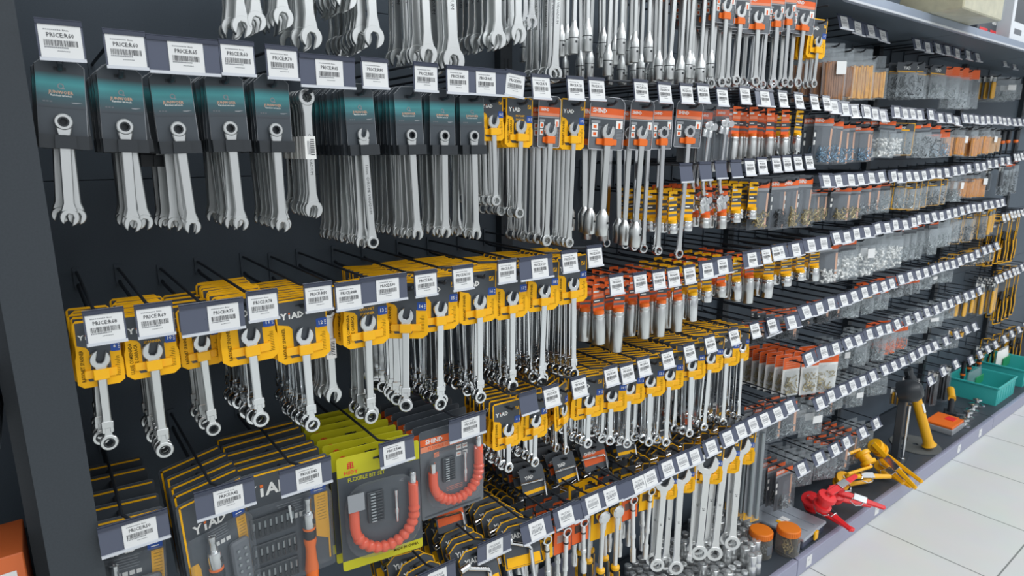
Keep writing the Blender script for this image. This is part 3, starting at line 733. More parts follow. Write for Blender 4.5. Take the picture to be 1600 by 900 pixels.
@memo
def flexset(W_, H_, lime):
    c = MB(); h = W_ / 2; zt = .014; zb = zt - H_; y = -.0004; y2 = -.0007
    if lime:
        c.prism(rrect(-h, h, zb, zt, .005, 4), 0, .0014, 'lime_print', .0003)
        c.rect(0, zb + H_ * .46, W_ * .998, H_ * .74, y, 'card_dark')
        c.rect(0, .0, .022, .004, y, 'black_plastic')
        x, z = -h + W_ * .16, zt - H_ * .085
        for k_ in range(4): c.rect(x, z + .007 - k_ * .0034, W_ * (.045 + .013 * k_), .0014, y2, 'red_plastic')
        for s in (-1, 0, 1): c.rect(x + s * .0042, z + .001, .0014, .0115, y2, 'red_plastic')
        c.text('HSDY', x, z - H_ * .055, y2, .0095, 'red_plastic', bold=.02)
        c.text('FLEXIBLE BIT SET', -h + W_ * .34, zt - H_ * .205, y2, .0105, 'lime_print', bold=.02, sx=.86)
        c.text('MADE IN CHINA', h - W_ * .22, zb + H_ * .055, y2, .008, 'yellow_black_ink', bold=.015, sx=.82)
        zs, ze, zbot = zt - H_ * .42, zt - H_ * .34, zb + H_ * .155
    else:
        c.prism(rrect(-h, h, zb, zt, .005, 4), 0, .0014, 'card_grey', .0003)
        c.rect(0, zt - H_ * .05, W_ * .98, H_ * .1, y, 'card_dark'); c.rect(-W_ * .16, zt - H_ * .125, W_ * .66, H_ * .075, y2, 'orange_print'); c.text('SHIND', -h + W_ * .22, zt - H_ * .125, y2 - .0002, .0125, 'white_print', bold=.03)
        c.rect(-W_ * .16, zt - H_ * .20, W_ * .66, H_ * .06, y2, 'orange_pale'); c.text('FLEXIBLE SET', -h + W_ * .3, zt - H_ * .20, y2 - .0002, .0085, 'orange_print', bold=.02)
        for a in range(2):
            for b2 in range(2): c.rect(W_ * (.10 + .10 * a), zt - H_ * (.28 + .075 * b2), W_ * .08, W_ * .07, y2, 'white_print'); c.rect(W_ * (.10 + .10 * a), zt - H_ * (.28 + .075 * b2), W_ * .05, W_ * .02, y2 - .0002, 'orange_pale')
        c.rect(-W_ * .25, zt - H_ * .29, W_ * .08, W_ * .075, y2, 'orange_pale'); c.rect(0, zb + H_ * .035, W_ * .9, .003, y2, 'card_dark')
        for k_ in range(3): c.rect(W_ * .02, zb + H_ * (.30 - .02 * k_), W_ * .26, .001, y2, 'orange_pale')
        zs, ze, zbot = zt - H_ * .45, zt - H_ * .30, zb + H_ * .17
    sh, en = flex_shaft(u_path(-h + W_ * .15, h - W_ * .12, zs, ze, zbot, -.011), 12, .0100, 'coral_plastic')
    r = bit_rack(-W_ * .08, zt - H_ * .48, W_ * .20, H_ * .27, 10, -.001)
    ex = MB(); mt = Matrix.Translation((W_ * .17, -.008, zt - H_ * .58))
    ex.lathe([(.002, -.018), (.003, -.016), (.003, 0), (.0042, .001), (.0042, .010), (.003, .011), (.003, .034), (.0038, .036), (.0038, .046)], 'chrome', 12, mt)
    st = MB()
    parts = [P_('backing_card', c), P_('flexible_shaft', sh, 'coral beaded flexible shaft', [P_('shaft_end', en, 'chrome shaft ends')]), P_('bit_rack', r), P_('bit_holder', ex)]
    if lime:
        st.prism(rrect(-h + W_ * .07, -h + W_ * .26, zt - H_ * .43, zt - H_ * .28, .001), -.0235, -.0225, 'card_light'); parts.append(P_('sticker', st))
    parts.append(P_('clear_shell', blister(W_ * .9, zb + H_ * .11, zt - H_ * .24, .022, W_ * .28)))
    return parts
def pile(kind, W_, z0, z1, dpt, seed):
    """what a packet holds, lying at its bottom"""
    rng = random.Random(seed); m = MB(); h = W_ / 2
    if kind.startswith('stick'):
        mt_ = {'stick_tan': 'tan_stick', 'stick_brown': 'brown_stick', 'stick_amber': 'amber_stick'}[kind]; n = 9
        for i in range(n):
            for j in range(2):
                x = -h * .86 + 1.72 * h * (i + .5 * j) / n + rng.uniform(-.001, .001); y = -dpt * (.3 + .4 * j)
                m.tube([(x + rng.uniform(-.003, .003), y, z0 + rng.uniform(0, .003)), (x, y, z1 - rng.uniform(0, .008))], W_ * .052, mt_, 8)
        return m
    mt_ = {'screw': 'zinc', 'brass': 'brass', 'blue': 'blue_zinc', 'white': 'white_nylon', 'dark': 'dark_steel', 'orange': 'orange_plastic'}[kind]
    n = 30 if kind in ('screw', 'brass', 'blue') else 34
    for i in range(n):
        f = rng.random() ** 1.3
        p = Vector((rng.uniform(-h * .86, h * .86), -dpt * rng.uniform(.2, .85), z0 + .003 + (z1 - z0) * f))
        if kind == 'white':
            q = rng.uniform(.003, .0055); m.lathe([(q * .5, -q * 1.6), (q, -q * 1.2), (q * .7, q), (q * 1.1, q * 1.4), (q * .4, q * 1.6)], mt_, 6, Matrix.Translation(p) @ Matrix.Rotation(rng.uniform(0, 3), 4, 'X') @ Matrix.Rotation(rng.uniform(0, 3), 4, 'Y'))
        else:
            ln = rng.uniform(.006, .016); d = Vector((rng.uniform(-1, 1), rng.uniform(-.4, .4), rng.uniform(-1, 1))).normalized() * ln
            a, b2 = p - d, p + d
            for v_ in (a, b2): v_.x = max(-h * .9, min(h * .9, v_.x)); v_.y = max(-dpt * .9, min(-dpt * .1, v_.y)); v_.z = max(z0 + .001, v_.z)
            m.tube([a, a.lerp(b2, .12), b2], [.0034, .0017, .0013], mt_, 5)
    return m
def pillow(W_, z0, z1, dpt, m, mat_='clear_film'):
    nx, nz = 6, 7; vv = []; ff = []
    for sgn in (-1, 1):
        for j in range(nz + 1):
            for i in range(nx + 1):
                a = i / nx; c_ = j / nz; b2 = (sin(pi * a) ** .6) * (sin(pi * min(1, c_ * .94 + .03)) ** .5)
                vv.append((-W_ / 2 + W_ * a, -dpt / 2 + sgn * dpt / 2 * b2 + .0006 * sin(7 * a + 9 * c_) * b2, z0 + (z1 - z0) * c_))
    k_ = (nx + 1) * (nz + 1)
    for sgn in (0, 1):
        for j in range(nz):
            for i in range(nx):
                a = sgn * k_ + j * (nx + 1) + i; q = (a, a + 1, a + nx + 2, a + nx + 1); ff.append(q if sgn == 0 else q[::-1])
    m.add(vv, ff, mat_); return m
@memo
def bag(W_, H_, header, kind, seed):
    """clear bag of small goods with a printed header"""
    c = MB(); zt = .010; zb = zt - H_; hh = min(.042, H_ * .30)
    if header == 'orange':
        c.prism(rrect(-W_ / 2, W_ / 2, zt - hh, zt, .002), -.001, .001, 'card_dark', .0003); c.rect(0, zt - hh * .34, W_ * .98, hh * .32, -.0014, 'orange_print'); c.text('SHIND', -W_ * .2, zt - hh * .34, -.0017, hh * .26, 'white_print', bold=.03); c.rect(0, zt - hh * .68, W_ * .98, hh * .2, -.0014, 'card_grey')
    elif header == 'peach':
        c.prism(rrect(-W_ / 2, W_ / 2, zt - hh, zt, .002), -.001, .001, 'orange_print', .0003)
        for k_ in range(3): c.rect(-W_ * .1, zt - hh * (.4 + .18 * k_), W_ * .55, hh * .07, -.0014, 'orange_pale')
    elif header == 'yellow':
        c.prism(rrect(-W_ / 2, W_ / 2, zt - hh, zt, .002), -.001, .001, 'card_dark', .0003); c.text('YiAD', 0, zt - hh * .55, -.0014, hh * .42, 'white_print', bold=.03); c.rect(0, zt - hh * .9, W_ * .9, hh * .12, -.0014, 'yellow_print')
    else:
        c.prism(rrect(-W_ * .45, W_ * .45, zt - hh * .9, zt, .003), -.0006, .0006, 'clear_film')
        if seed == 1: c.prism(rrect(-W_ * .05, W_ * .35, -H_ * .48, -H_ * .26, .002), -.0210, -.0202, 'paper')
    c.rect(0, .001, W_ * .22, .003, -.0018, 'black_plastic')
    dpt = .016; f = {'stick_tan': .92, 'stick_brown': .92, 'stick_amber': .92, 'white': .75, 'blue': .6, 'dark': .8}.get(kind, .55)
    body = pillow(W_, zb, zt - hh + .002, dpt, MB())
    return [P_('header_card', c), P_('contents', shift(pile(kind, W_ * .92, zb + .003, zb + (H_ - hh) * f, dpt * .9, seed), 0, .001)), P_('clear_bag', body)]
@memo
def boxpack(W_, H_, kind, seed):
    """clear box of small parts with an orange headed back card"""
    c = MB(); zt = .012; zb = zt - H_; y = -.0004; y2 = -.0007; h = W_ / 2
    c.prism(rrect(-h, h, zb, zt, .003), 0, .0014, 'card_grey', .0003)
    c.rect(0, zt - H_ * .12, W_ * .99, H_ * .10, y, 'orange_print'); c.text('SHIND', -W_ * .24, zt - H_ * .12, y2, H_ * .085, 'white_print', bold=.03)
    c.rect(0, zt - H_ * .035, W_ * .97, H_ * .06, y, 'card_dark'); c.rect(0, zt - H_ * .20, W_ * .99, H_ * .05, y, 'card_light'); c.rect(0, .002, W_ * .2, .004, y2, 'black_plastic')
    c.rect(-h + W_ * .08, zb + H_ * .35, W_ * .14, H_ * .68, y, 'card_dark')
    for k_ in range(2): c.rect(-h + W_ * .08, zb + H_ * (.60 - .16 * k_), W_ * .09, H_ * .09, y2, 'white_print')
    c.rect(h - W_ * .06, zb + H_ * .38, W_ * .10, H_ * .70, y, 'logo_peach')
    bx = MB(); d = .022; bx.prism(rrect(-h * .70, h * .82, zb + H_ * .03, zt - H_ * .26, .002), -d, -.001, 'clear_blister', .0015)
    return [P_('back_card', c), P_('contents', shift(pile(kind, W_ * .70, zb + H_ * .05, zb + H_ * .34, d * .9, seed), W_ * .03)), P_('clear_box', bx)]
@memo
def framepack(W_, H_, kind, seed):
    """clear packet inside a yellow printed rim under a black header"""
    c = MB(); zt = .010; zb = zt - H_; h = W_ / 2
    o = rrect(-h, h, zb, zt, .006, 3, tl=.003, tr=.003)
    c.tube([(x, 0, z) for x, z in o] + [(o[0][0], 0, o[0][1])], .0018, 'yellow_print', 6)
    c.prism(rrect(-h, h, zt - H_ * .26, zt, .002), -.0006, .0008, 'card_dark', .0003); c.text('YiAD', 0, zt - H_ * .13, -.0010, H_ * .10, 'white_print', bold=.03); c.rect(0, zt - H_ * .21, W_ * .6, H_ * .03, -.0010, 'yellow_print')
    body = pillow(W_ * .97, zb, zt - H_ * .25, .013, MB())
    return [P_('printed_rim', c), P_('contents', shift(pile(kind, W_ * .86, zb + .003, zb + H_ * .5, .012, seed), 0, 0)), P_('clear_bag', body)]
@memo
def papercard(W_, H_, seed):
    """orange topped white card behind a bag of brass parts"""
    c = MB(); zt = .012; zb = zt - H_; h = W_ / 2
    c.prism(rrect(-h, h, zb, zt, .003), 0, .0012, 'white_print', .0003); c.rect(0, zt - H_ * .15, W_ * .99, H_ * .30, -.0004, 'orange_print')
    for k_ in range(3): c.rect(-W_ * .08, zt - H_ * (.12 + .055 * k_), W_ * .6, H_ * .018, -.0007, 'orange_pale')
    c.rect(W_ * .05, .0, W_ * .5, .0035, -.0007, 'black_plastic')
    return [P_('back_card', c), P_('contents', pile('brass', W_ * .8, zb + H_ * .08, zb + H_ * .5, .010, seed)), P_('clear_bag', pillow(W_ * .9, zb + .002, zt - H_ * .34, .012, MB()))]
@memo
def rimcard(W_, H_, key):
    """black card with a yellow rim; a bent chrome key hangs in front"""
    c = MB(); h = W_ / 2; zt = .014; zb = zt - H_
    poly = [(-h, zb), (h, zb), (h, zt - .014), (h - .018, zt), (-h + .018, zt), (-h, zt - .014)]
    c.prism(poly, 0, .0012, 'card_dark', .0002)
    c.tube([(x, -.0004, z) for x, z in poly] + [(poly[0][0], -.0004, poly[0][1])], .0015, 'yellow_print', 5)
    c.text('YiAD', -h + W_ * .35, zt - .022, -.0006, W_ * .17, 'white_print', bold=.03); c.rect(0, .003, W_ * .3, .0035, -.0006, 'black_plastic')
    c.rect(0, zb + .012, W_ * .9, .02, -.0005, 'yellow_print')
    parts = [P_('backing_card', c)]
    if key:
        s = MB(); y = -.0065
        s.tube([(-h * .8, y, zt - .028), (h * .30, y, zt - .046), (h * .38, y, zt - .052), (h * .30, y, zb - .07)], [.0052, .0048, .0052, .0048], 'chrome', 10)
        s.lathe([(.005, .012), (.0078, .010), (.0078, -.012), (.005, -.013)], 'chrome', 14, Matrix.Translation((h * .30, y, zb - .07)))
        s.lathe([(.005, .012), (.0075, .010), (.0075, -.012), (.005, -.013)], 'chrome', 14, Matrix.Translation((-h * .8, y, zt - .028)) @ Matrix.Rotation(radians(80), 4, 'Y'))
        tie = MB(); tie.tube([(h * .40, y, zt - .050), (h * .33, y - .007, zt - .054), (h * .26, y, zt - .050)], .0012, 'black_wire', 5)
        parts += [P_('socket_wrench', s, 'bent chrome socket wrench'), P_('cable_tie', tie)]
    return parts
@memo
def bigcombo(L, R):
    """long pale chrome combination spanner clipped to a yellow edged card"""
    c, zb = yiad_card(R * 3.0, R * 3.7, '24', 'R')
    zj = .012 - R * 1.55; st = strap_mb(R * 3.0, .012 - R * 2.9, R * .5, R * .62, 'yellow_plastic')
    sp = combo(L, R, R * .78, 'open', 'ring', .0095, 'white_chrome', False, '24', .72)
    return [P_('backing_card', c), P_('strap', st, 'yellow plastic strap'), P_('spanner', shift(sp, 0, -.007, zj), 'pale chrome combination spanner')]
@memo
def barhandle(L, card):
    """chrome bar handle tied to an orange card"""
    c = MB(); w_ = .05
    c.prism(rrect(-w_ / 2, w_ / 2, -.085, .012, .003), 0, .0012, 'card_dark', .0003); c.rect(0, -.045, w_ * .98, .075, -.0004, 'orange_print' if card == 'o' else 'yellow_print'); c.rect(0, -.02, w_ * .8, .012, -.0005, 'card_dark'); c.rect(-.006, -.045, w_ * .4, .02, -.0004, 'white_print'); c.rect(0, 0, .014, .0035, -.0005, 'black_plastic')
    s = MB(); mt = Matrix.Translation((.004, -.008, 0))
    s.ring(.004, -.024, .0125, .0085, -.014, -.003, 'chrome', 20, .001)
    s.lathe([(.004, -.036), (.0058, -.038), (.0058, -L * .60), (.0072, -L * .61), (.0072, -L * .66), (.0055, -L * .67), (.0055, -L * .80), (.0078, -L * .82), (.0078, -L), (.006, -L - .001)], 'white_chrome', 14, mt)
    t = MB(); t.lathe([(.0068, -.052), (.0068, -.055)], 'black_wire', 12, mt)
    return [P_('backing_card', c), P_('bar', s), P_('cable_tie', t)]
@memo
def ratchet_handle(L):
    """ratchet with a round chrome head and a yellow and black grip"""
    c = MB(); w_ = .05; c.prism(rrect(-w_ / 2, w_ / 2, -.10, .012, .003), 0, .0012, 'yellow_print', .0003); c.rect(0, -.03, w_ * .7, .05, -.0004, 'card_dark'); c.rect(0, 0, .014, .0035, -.0005, 'black_plastic')
    s = MB(); mt = Matrix.Translation((0, -.014, -.032))
    s.lathe([(.004, -.011), (.015, -.011), (.017, -.008), (.017, .006), (.013, .010), (.004, .011)], 'chrome', 22, mt @ Matrix.Rotation(pi / 2, 4, 'X') )
    s.lathe([(.009, -.014), (.0085, -.03), (.0062, -.04), (.0058, -L * .55)], 'white_chrome', 14, mt)
    g = MB(); z0 = -L * .55 + .004
    g.lathe([(.008, z0), (.0115, z0 - .003), (.0115, z0 - .010), (.009, z0 - .013)], 'yellow_plastic', 16, mt)
    g.lathe([(.009, z0 - .013), (.0105, z0 - .02), (.012, z0 - .06), (.010, z0 - .09), (.011, z0 - .10)], 'black_plastic', 16, mt)
    for q in (-1, 1): g.box((q * .0098, -.014, -.032 + z0 - .05), (.004, .010, .06), 'yellow_plastic')
    return [P_('backing_card', c), P_('ratchet', s, 'chrome ratchet head and shank'), P_('grip', g, 'yellow and black grip')]
@memo
def keycard(col):
    """dark card with bent hex keys"""
    c = MB(); w_ = .07
    c.prism(rrect(-w_ / 2, w_ / 2, -.055, .012, .006), 0, .0012, 'card_dark', .0003); c.rect(0, -.03, w_ * .9, .035, -.0003, 'card_dark' if col == 'd' else 'orange_print'); c.text('SHIND' if col != 'd' else 'YiAD', -.01, -.012, -.0004, .011, 'white_print', bold=.03); c.rect(.0, .002, .016, .0035, -.0005, 'black_plastic'); c.rect(0, -.045, w_ * .9, .008, -.0004, 'yellow_print' if col == 'd' else 'card_dark')
    s = MB(); s.tube([(-.04, -.006, -.02), (.022, -.006, -.024), (.027, -.006, -.03), (.025, -.006, -.062)], .0026, 'chrome', 6)
    return [P_('backing_card', c), P_('hex_key', s)]
@memo
def slimpack(W_, H_, col):
    """long narrow packet"""
    c = MB(); zt = .010; zb = zt - H_
    c.prism(rrect(-W_ / 2, W_ / 2, zb, zt, .004), 0, .0012, 'card_grey' if col != 'amber_yellow' else 'card_dark', .0003); c.rect(0, zt - .02, W_ * .9, .024, -.0004, 'yellow_print' if col == 'amber_yellow' else 'white_print')
    c.rect(0, .001, W_ * .3, .0035, -.0006, 'black_plastic')
    s = MB(); s.prism(rrect(-W_ * .3, W_ * .3, zb + H_ * .05, zb + H_ * .72, W_ * .2), -.010, -.001, col, .0025)
    s.prism(rrect(-W_ * .18, W_ * .18, zb + H_ * .70, zb + H_ * .86, W_ * .1), -.008, -.002, 'zinc', .001)
    return [P_('back_card', c), P_('blade_tool', s), P_('clear_sleeve', blister(W_ * .96, zb + .002, zt - .034, .013, .004))]
@memo
def longtube(L):
    """long clear tube packet with a printed end"""
    c = MB(); c.prism(rrect(-.018, .018, -L, .012, .004), 0, .0012, 'card_light', .0003); c.rect(0, .001, .012, .0035, -.0005, 'black_plastic')
    c.flat([(-.018, -L + .001), (.018, -L + .001), (.018, -L + .014), (-.018, -L + .03)], -.0004, 'yellow_print')
    s = MB(); s.tube([(-.004, -.008, -.03), (-.002, -.008, -L + .02)], .0075, 'zinc', 12)
    return [P_('back_card', c), P_('blade_roll', s), P_('clear_sleeve', blister(.036, -L, -.004, .018, .008))]
@memo
def darktool(L, col):
    """slender dark tool with a coloured collar"""
    s = MB(); s.tube([(0, 0, .004), (0, 0, -.02)], .004, 'black_plastic', 8); s.prism(rrect(-.011, .011, -L * .42, .0, .006), -.011, .011, 'black_plastic', .004)
    s.lathe([(.010, 0), (.012, -.003), (.012, -.012), (.008, -.016)], col, 14, Matrix.Translation((0, 0, -L * .42)))
    s.tube([(0, 0, -L * .44), (0, 0, -L)], .0042, 'dark_steel', 8)
    return [P_('tool', s)]
@memo
def screwdriver(L):
    g = MB(); g.lathe([(.004, .012), (.011, .008), (.013, -.01), (.010, -.03), (.0125, -.06), (.009, -.085), (.010, -.092)], 'black_plastic', 14)
    g.lathe([(.0105, -.060), (.0132, -.062), (.0132, -.072), (.0098, -.076)], 'orange_plastic', 14)
    s = MB(); s.tube([(0, 0, -.09), (0, 0, -L)], .0042, 'zinc', 10)
    return [P_('grip', g, 'black and orange grip'), P_('shank', s)]

@memo
def griptool(L):
    """black handled tool edged with yellow, in a yellow rimmed card"""
    c = MB(); w_ = .075; zt = .010; o = rrect(-w_ / 2, w_ / 2, -L, zt, .006)
    c.tube([(x, 0, z) for x, z in o] + [(o[0][0], 0, o[0][1])], .0028, 'yellow_print', 6); c.prism(rrect(-w_ / 2, w_ / 2, -L * .30, zt, .004), -.0006, .0008, 'card_dark', .0003); c.text('YiAD', 0, -.02, -.001, .016, 'white_print', bold=.03)
    s = MB()
    for q in (-1, 1):
        s.tube([(q * .004, -.008, -L * .28), (q * .010, -.008, -L * .45), (q * .020, -.008, -L * .70), (q * .016, -.008, -L * .97)], [.004, .006, .008, .006], 'black_plastic', 8)
        s.tube([(q * .013, -.013, -L * .50), (q * .021, -.014, -L * .70), (q * .018, -.013, -L * .92)], .0038, 'yellow_plastic', 6)
    return [P_('rimmed_card', c), P_('pliers', s, 'black and yellow handled pliers')]

# ------------------------------------------------------------------ filling the hooks
def proj(p):
    d = Vector(p) - CAM; c = Vector((d.dot(right), d.dot(down), d.dot(fwd))); return 800 + F * c.x / c.z, 450 + F * c.y / c.z
def x_at(u, z, y):
    """shelf position of the vertical line through pixel u at height z, depth y"""
    lo, hi = -1.0, 9.0
    for _ in range(40):
        m_ = (lo + hi) / 2
        if proj((m_, y, z))[0] < u: lo = m_
        else: hi = m_
    return lo
def bottom(x, y, v):
    lo, hi = -0.2, 2.4
    for _ in range(40):
        m_ = (lo + hi) / 2
        if proj((x, y, m_))[1] > v: lo = m_
        else: hi = m_
    return lo
rng = random.Random(11)
def stack(fn, desc, cat, name, group, x, y, z, n, sp, where, yaw=0, roll=0, jr=2.0, jy=1.6, fan=0.0, pitch=0.0):
    if y + (n - 1) * sp > WALL - .02: n = max(1, int((WALL - .02 - y) / sp) + 1)
    for i in range(n):
        parts = fn(i) if callable(fn) else fn
        yy = y + i * sp + (rng.uniform(-.12, .12) * sp if i else 0)
        mt = Matrix.Translation((x + (rng.uniform(-.003, .003) if i else 0), yy, z)) @ Matrix.Rotation(radians(yaw + rng.uniform(-jy, jy)), 4, 'Z') @ Matrix.Rotation(radians(pitch), 4, 'X') @ Matrix.Rotation(radians(roll + fan * i + rng.uniform(-jr, jr)), 4, 'Y')
        put(name, parts, mt, '%s, %s on %s' % (desc.replace(' on ', ', ') if len(desc.split()) > 6 else desc, 'frontmost' if i == 0 else nth(i + 1) + ' back', where), cat, group)
def tagged_hook(u, v, kind, price, label, group, x_item, z, coff=0.0, tilt=0.0, near=True, roll=0.0):
    """price strip whose top edge is seen at pixel (u, v); the prong stands at x_item, height z"""
    p = at_tip(u, v); y = tip_y(x_item)
    return hook(x_item, y, z, p.z, kind, price, label, group, p.x - x_item, coff, tilt, near, roll)

def rtilt(x, z): return -8 - 8 * min(1, max(0, x - .8)) - 12 * min(1, max(0, (1.2 - z) / .5)) if x > .75 else rng.uniform(-3, 1)
def run_row(rowname, rows, dz, near=True, group_hook=None):
    for i, r in enumerate(rows, 1):
        (u, v, kind, price, coff) = r[0]; it = r[1]; opt = r[2] if len(r) > 2 else {}
        pl = at_tip(u, v); z = pl.z - opt.get('dz', dz); gap = it[4] if len(it) > 4 else .022
        y = tip_y(pl.x) + gap; x = x_at(it[1], z, y); xi = x
        where = '%s hook of %s' % (nth(i), rowname.replace('the ', ''))
        what = it[0]
        hk = 'black price hook with %s tag, %s' % (price.split(':')[-1] if price else 'blank', where)
        tagged_hook(u, v, kind, price, hk, group_hook or 'hooks of ' + rowname, xi, z, coff, opt.get('tilt', rtilt(pl.x, pl.z)), near, opt.get('lroll', 0))
        if what: fill(what, x, y, z, it[2], it[3], where, opt)
        if opt.get('more'): fill('darkcard', x, tip_y(pl.x) + opt['more'][0], z, 0, opt['more'][1], where, {})

def fill(what, x, y, z, vbot, n, where, o):
    yaw, roll = o.get('yaw', -14 * min(1, max(0, x - .45))), o.get('roll', 0); zb = bottom(x, y, vbot) if vbot else z - .2; D = z - zb
    rd = lambda a: round(a, 3)
    if what in ('teal', 'tealinv'):
        inv = what == 'tealinv'; A, B = teal(rd(D - .0725), inv), teal(rd(D - .0725), False)
        stack(lambda i: A if i == 0 else B, 'silver ratchet spanner on teal card', 'spanner', 'carded_ratchet_spanner', 'ratchet spanners on teal cards', x, y, z, n, o.get('sp', .0145), where, yaw, roll, jr=o.get('jr', 2.4), fan=o.get('fan', 0))
    elif what == 'yiad':
        W_ = o.get('W', .082); H_ = o.get('H', .104); words = o.get('words', 'R'); pol = o.get('pol', False); num = o.get('num', '12'); flex = o.get('flex', True)
        zj = .012 - H_ * .58; sc = W_ / .084; R = .0080 + .0062 * sc; L = rd(max(.05, D + zj - R * (.92 if flex else .86)))
        A = yiad(rd(W_), num, L, words, pol, flex, H_); B = yiad(rd(W_), num, L, 'L', pol, flex, H_)
        d = ('polished' if pol else 'satin') + (' flex ratchet' if flex else ' ring') + ' spanner, yellow ' + num + ' card'
        stack(lambda i: B if i % 3 == 2 else A, d, 'spanner', 'carded_spanner', 'spanners on yellow cards', x, y, z, n, o.get('sp', .0155 if abs(yaw) < 15 else .0195), where, yaw, roll, fan=o.get('fan', 0))
    elif what == 'shind':
        W_ = o.get('W', .07); H_ = o.get('H', .105); R = .0115 + .0035 * W_ / .075
        L = rd(D + .014 - H_ * .66 - R * .86); A = shind(W_, L, o.get('tail', 'ring'), o.get('pol', False), H_)
        stack(A, {'socket': 'socket tailed spanner', 'flex': 'chrome ring spanner', 'ring': 'combination spanner'}[o.get('tail', 'ring')] + ', orange card', 'spanner', 'carded_spanner', 'spanners on orange banded cards', x, y, z, n, o.get('sp', .019), where, yaw, roll, jr=2.5)
    elif what == 'plain':
        R = o.get('R', .0125); top, bot = o.get('ends', ('ring', 'open')); L = rd(D - R * 1.5)
        A = plain(L, R, top, bot, o.get('pol', False), o.get('sticker', ''), False)
        stack(A, 'silver ' + {'open': 'open ended', 'ring': 'ring ended'}[bot] + ' spanner' + ({'white': ' with white sticker', 'yellow': ' with yellow band'}.get(o.get('sticker', ''), '')), 'spanner', 'spanner', 'bare spanners', x, y, z, n, o.get('sp', .013), where, yaw, roll, jr=o.get('jr', 2))
    elif what == 'gsocket':
        stack(gsocket(rd(D), o.get('col', 'o') == 'o', o.get('big', False)), 'long chrome socket wrench', 'wrench', 'carded_socket_wrench', 'socket wrenches', x, y, z, n, o.get('sp', .024), where, yaw, roll, jr=2.5)
    elif what == 'socket':
        tg = o.get('tag', .05); stack(socket(o.get('D', .028), rd(max(.03, D - tg)), o.get('col', 'o'), tg), ('long silver socket under orange tag' if o.get('col', 'o') == 'o' else 'silver socket under yellow tag'), 'socket', 'tagged_socket', 'sockets on hang tags', x, y, z, n, o.get('sp', .033), where, yaw, roll, jr=3, jy=8)
    elif what == 'swivel':
        stack(swivel(rd(D)), 'chrome swivel socket wrench in clear sleeve', 'wrench', 'carded_swivel_wrench', 'swivel socket wrenches', x, y, z, n, .034, where, yaw, roll)
    elif what == 'bitset11':
        stack(bitset(.107, .20, '11', False), 'eleven piece bit set blister pack', 'bit set', 'bit_set_pack', 'bit set packs', x, y, z, n, o.get('sp', .034), where, yaw, roll, jr=1)
    elif what == 'bitset22':
        stack(bitset(.145, .21, '22', True), 'bit set pack with orange screwdriver', 'bit set', 'bit_set_pack', 'bit set packs', x, y, z, n, .034, where, yaw, roll, jr=1)
    elif what == 'lime':
        stack(flexset(.152, .222, True), 'lime green flexible bit set pack', 'bit set', 'flexible_bit_set', 'flexible bit set packs', x, y, z, n, .03, where, yaw, roll, jr=1)
    elif what == 'greyflex':
        stack(flexset(.140, .185, False), 'grey flexible bit set pack, orange header', 'bit set', 'flexible_bit_set', 'flexible bit set packs', x, y, z, n, .028, where, yaw, roll, jr=1)
    elif what == 'rimcard':
        stack(lambda i: rimcard(.088, .085, i % 2 == 0), 'black yellow rimmed card with bent wrench', 'wrench', 'carded_bent_wrench', 'bent wrenches on yellow rimmed cards', x, y, z, n, o.get('sp', .027), where, yaw, roll, jr=5, jy=8, pitch=-26)
    elif what == 'darkcard':
        stack(lambda i: rimcard(.046, .060, False) if i % 3 else rimcard(.046, .060, True), 'small black yellow rimmed card', 'wrench', 'rimmed_card', 'small rimmed cards behind the bottom row', x, y, z, n, .023, where, yaw, roll, jr=7, jy=9)
    elif what == 'bigcombo':
        R = o.get('R', .019); L = rd(D + .012 - R * 1.55 - R * .78); stack(bigcombo(L, R), 'large pale combination spanner', 'spanner', 'carded_combination_spanner', 'large combination spanners', x, y, z, n, .03, where, yaw, roll, jr=2)
    elif what == 'barhandle':
        stack(barhandle(rd(D), o.get('col', 'o')), 'chrome bar handle on ' + ('orange' if o.get('col', 'o') == 'o' else 'yellow') + ' card', 'wrench', 'carded_bar_handle', 'bar handles', x, y, z, n, .034, where, yaw, roll, jr=3)
    elif what == 'ratchet':
        stack(ratchet_handle(rd(D)), 'ratchet with yellow and black grip', 'ratchet', 'carded_ratchet', 'ratchets with grips', x, y, z, n, .045, where, yaw, roll)
    elif what == 'keycard':
        stack(lambda i: keycard('d' if (i + o.get('k', 0)) % 3 else 'o'), 'carded bent hex key', 'hex key', 'carded_hex_key', 'hex keys on cards', x, y, z, n, .026, where, yaw, roll, jr=9, jy=10, pitch=-24)
    elif what == 'longtube':
        stack(longtube(rd(D)), 'long clear tube packet', 'packet', 'tube_packet', 'tube packets', x, y, z, n, .026, where, yaw, roll)
    elif what in ('bag', 'boxpack', 'framepack', 'papercard'):
        W_ = rd(o['W']); H_ = round(D + .010, 2); kind = o.get('kind', 'screw')
        goods = {'screw': 'metal fixings', 'brass': 'brass parts', 'blue': 'bluish hooks', 'white': 'white plugs', 'dark': 'dark parts', 'orange': 'orange parts', 'stick_tan': 'pale tan sticks', 'stick_brown': 'brown sticks', 'stick_amber': 'amber sticks'}[kind]
        sd = o.get('seed', 1)
        if what == 'bag': A = bag(W_, H_, o.get('header', ''), kind, sd); nm, d = 'packet', {'orange': 'orange headed ', 'peach': 'peach headed ', 'yellow': 'black headed '}.get(o.get('header', ''), 'clear ') + 'packet of ' + goods
        elif what == 'boxpack': A = boxpack(W_, H_, kind, sd); nm, d = 'blister_box', 'orange headed box of ' + goods
        elif what == 'framepack': A = framepack(W_, H_, kind, sd); nm, d = 'rimmed_packet', 'yellow rimmed packet of ' + goods
        else: A = papercard(W_, H_, sd); nm, d = 'card_packet', 'orange topped card of brass parts'
        stack(A, d, 'packet', nm, 'packets of ' + goods, x, y, z, n, o.get('sp', .030), where, yaw, roll, jr=2.5, jy=2)
    elif what == 'slimpack':
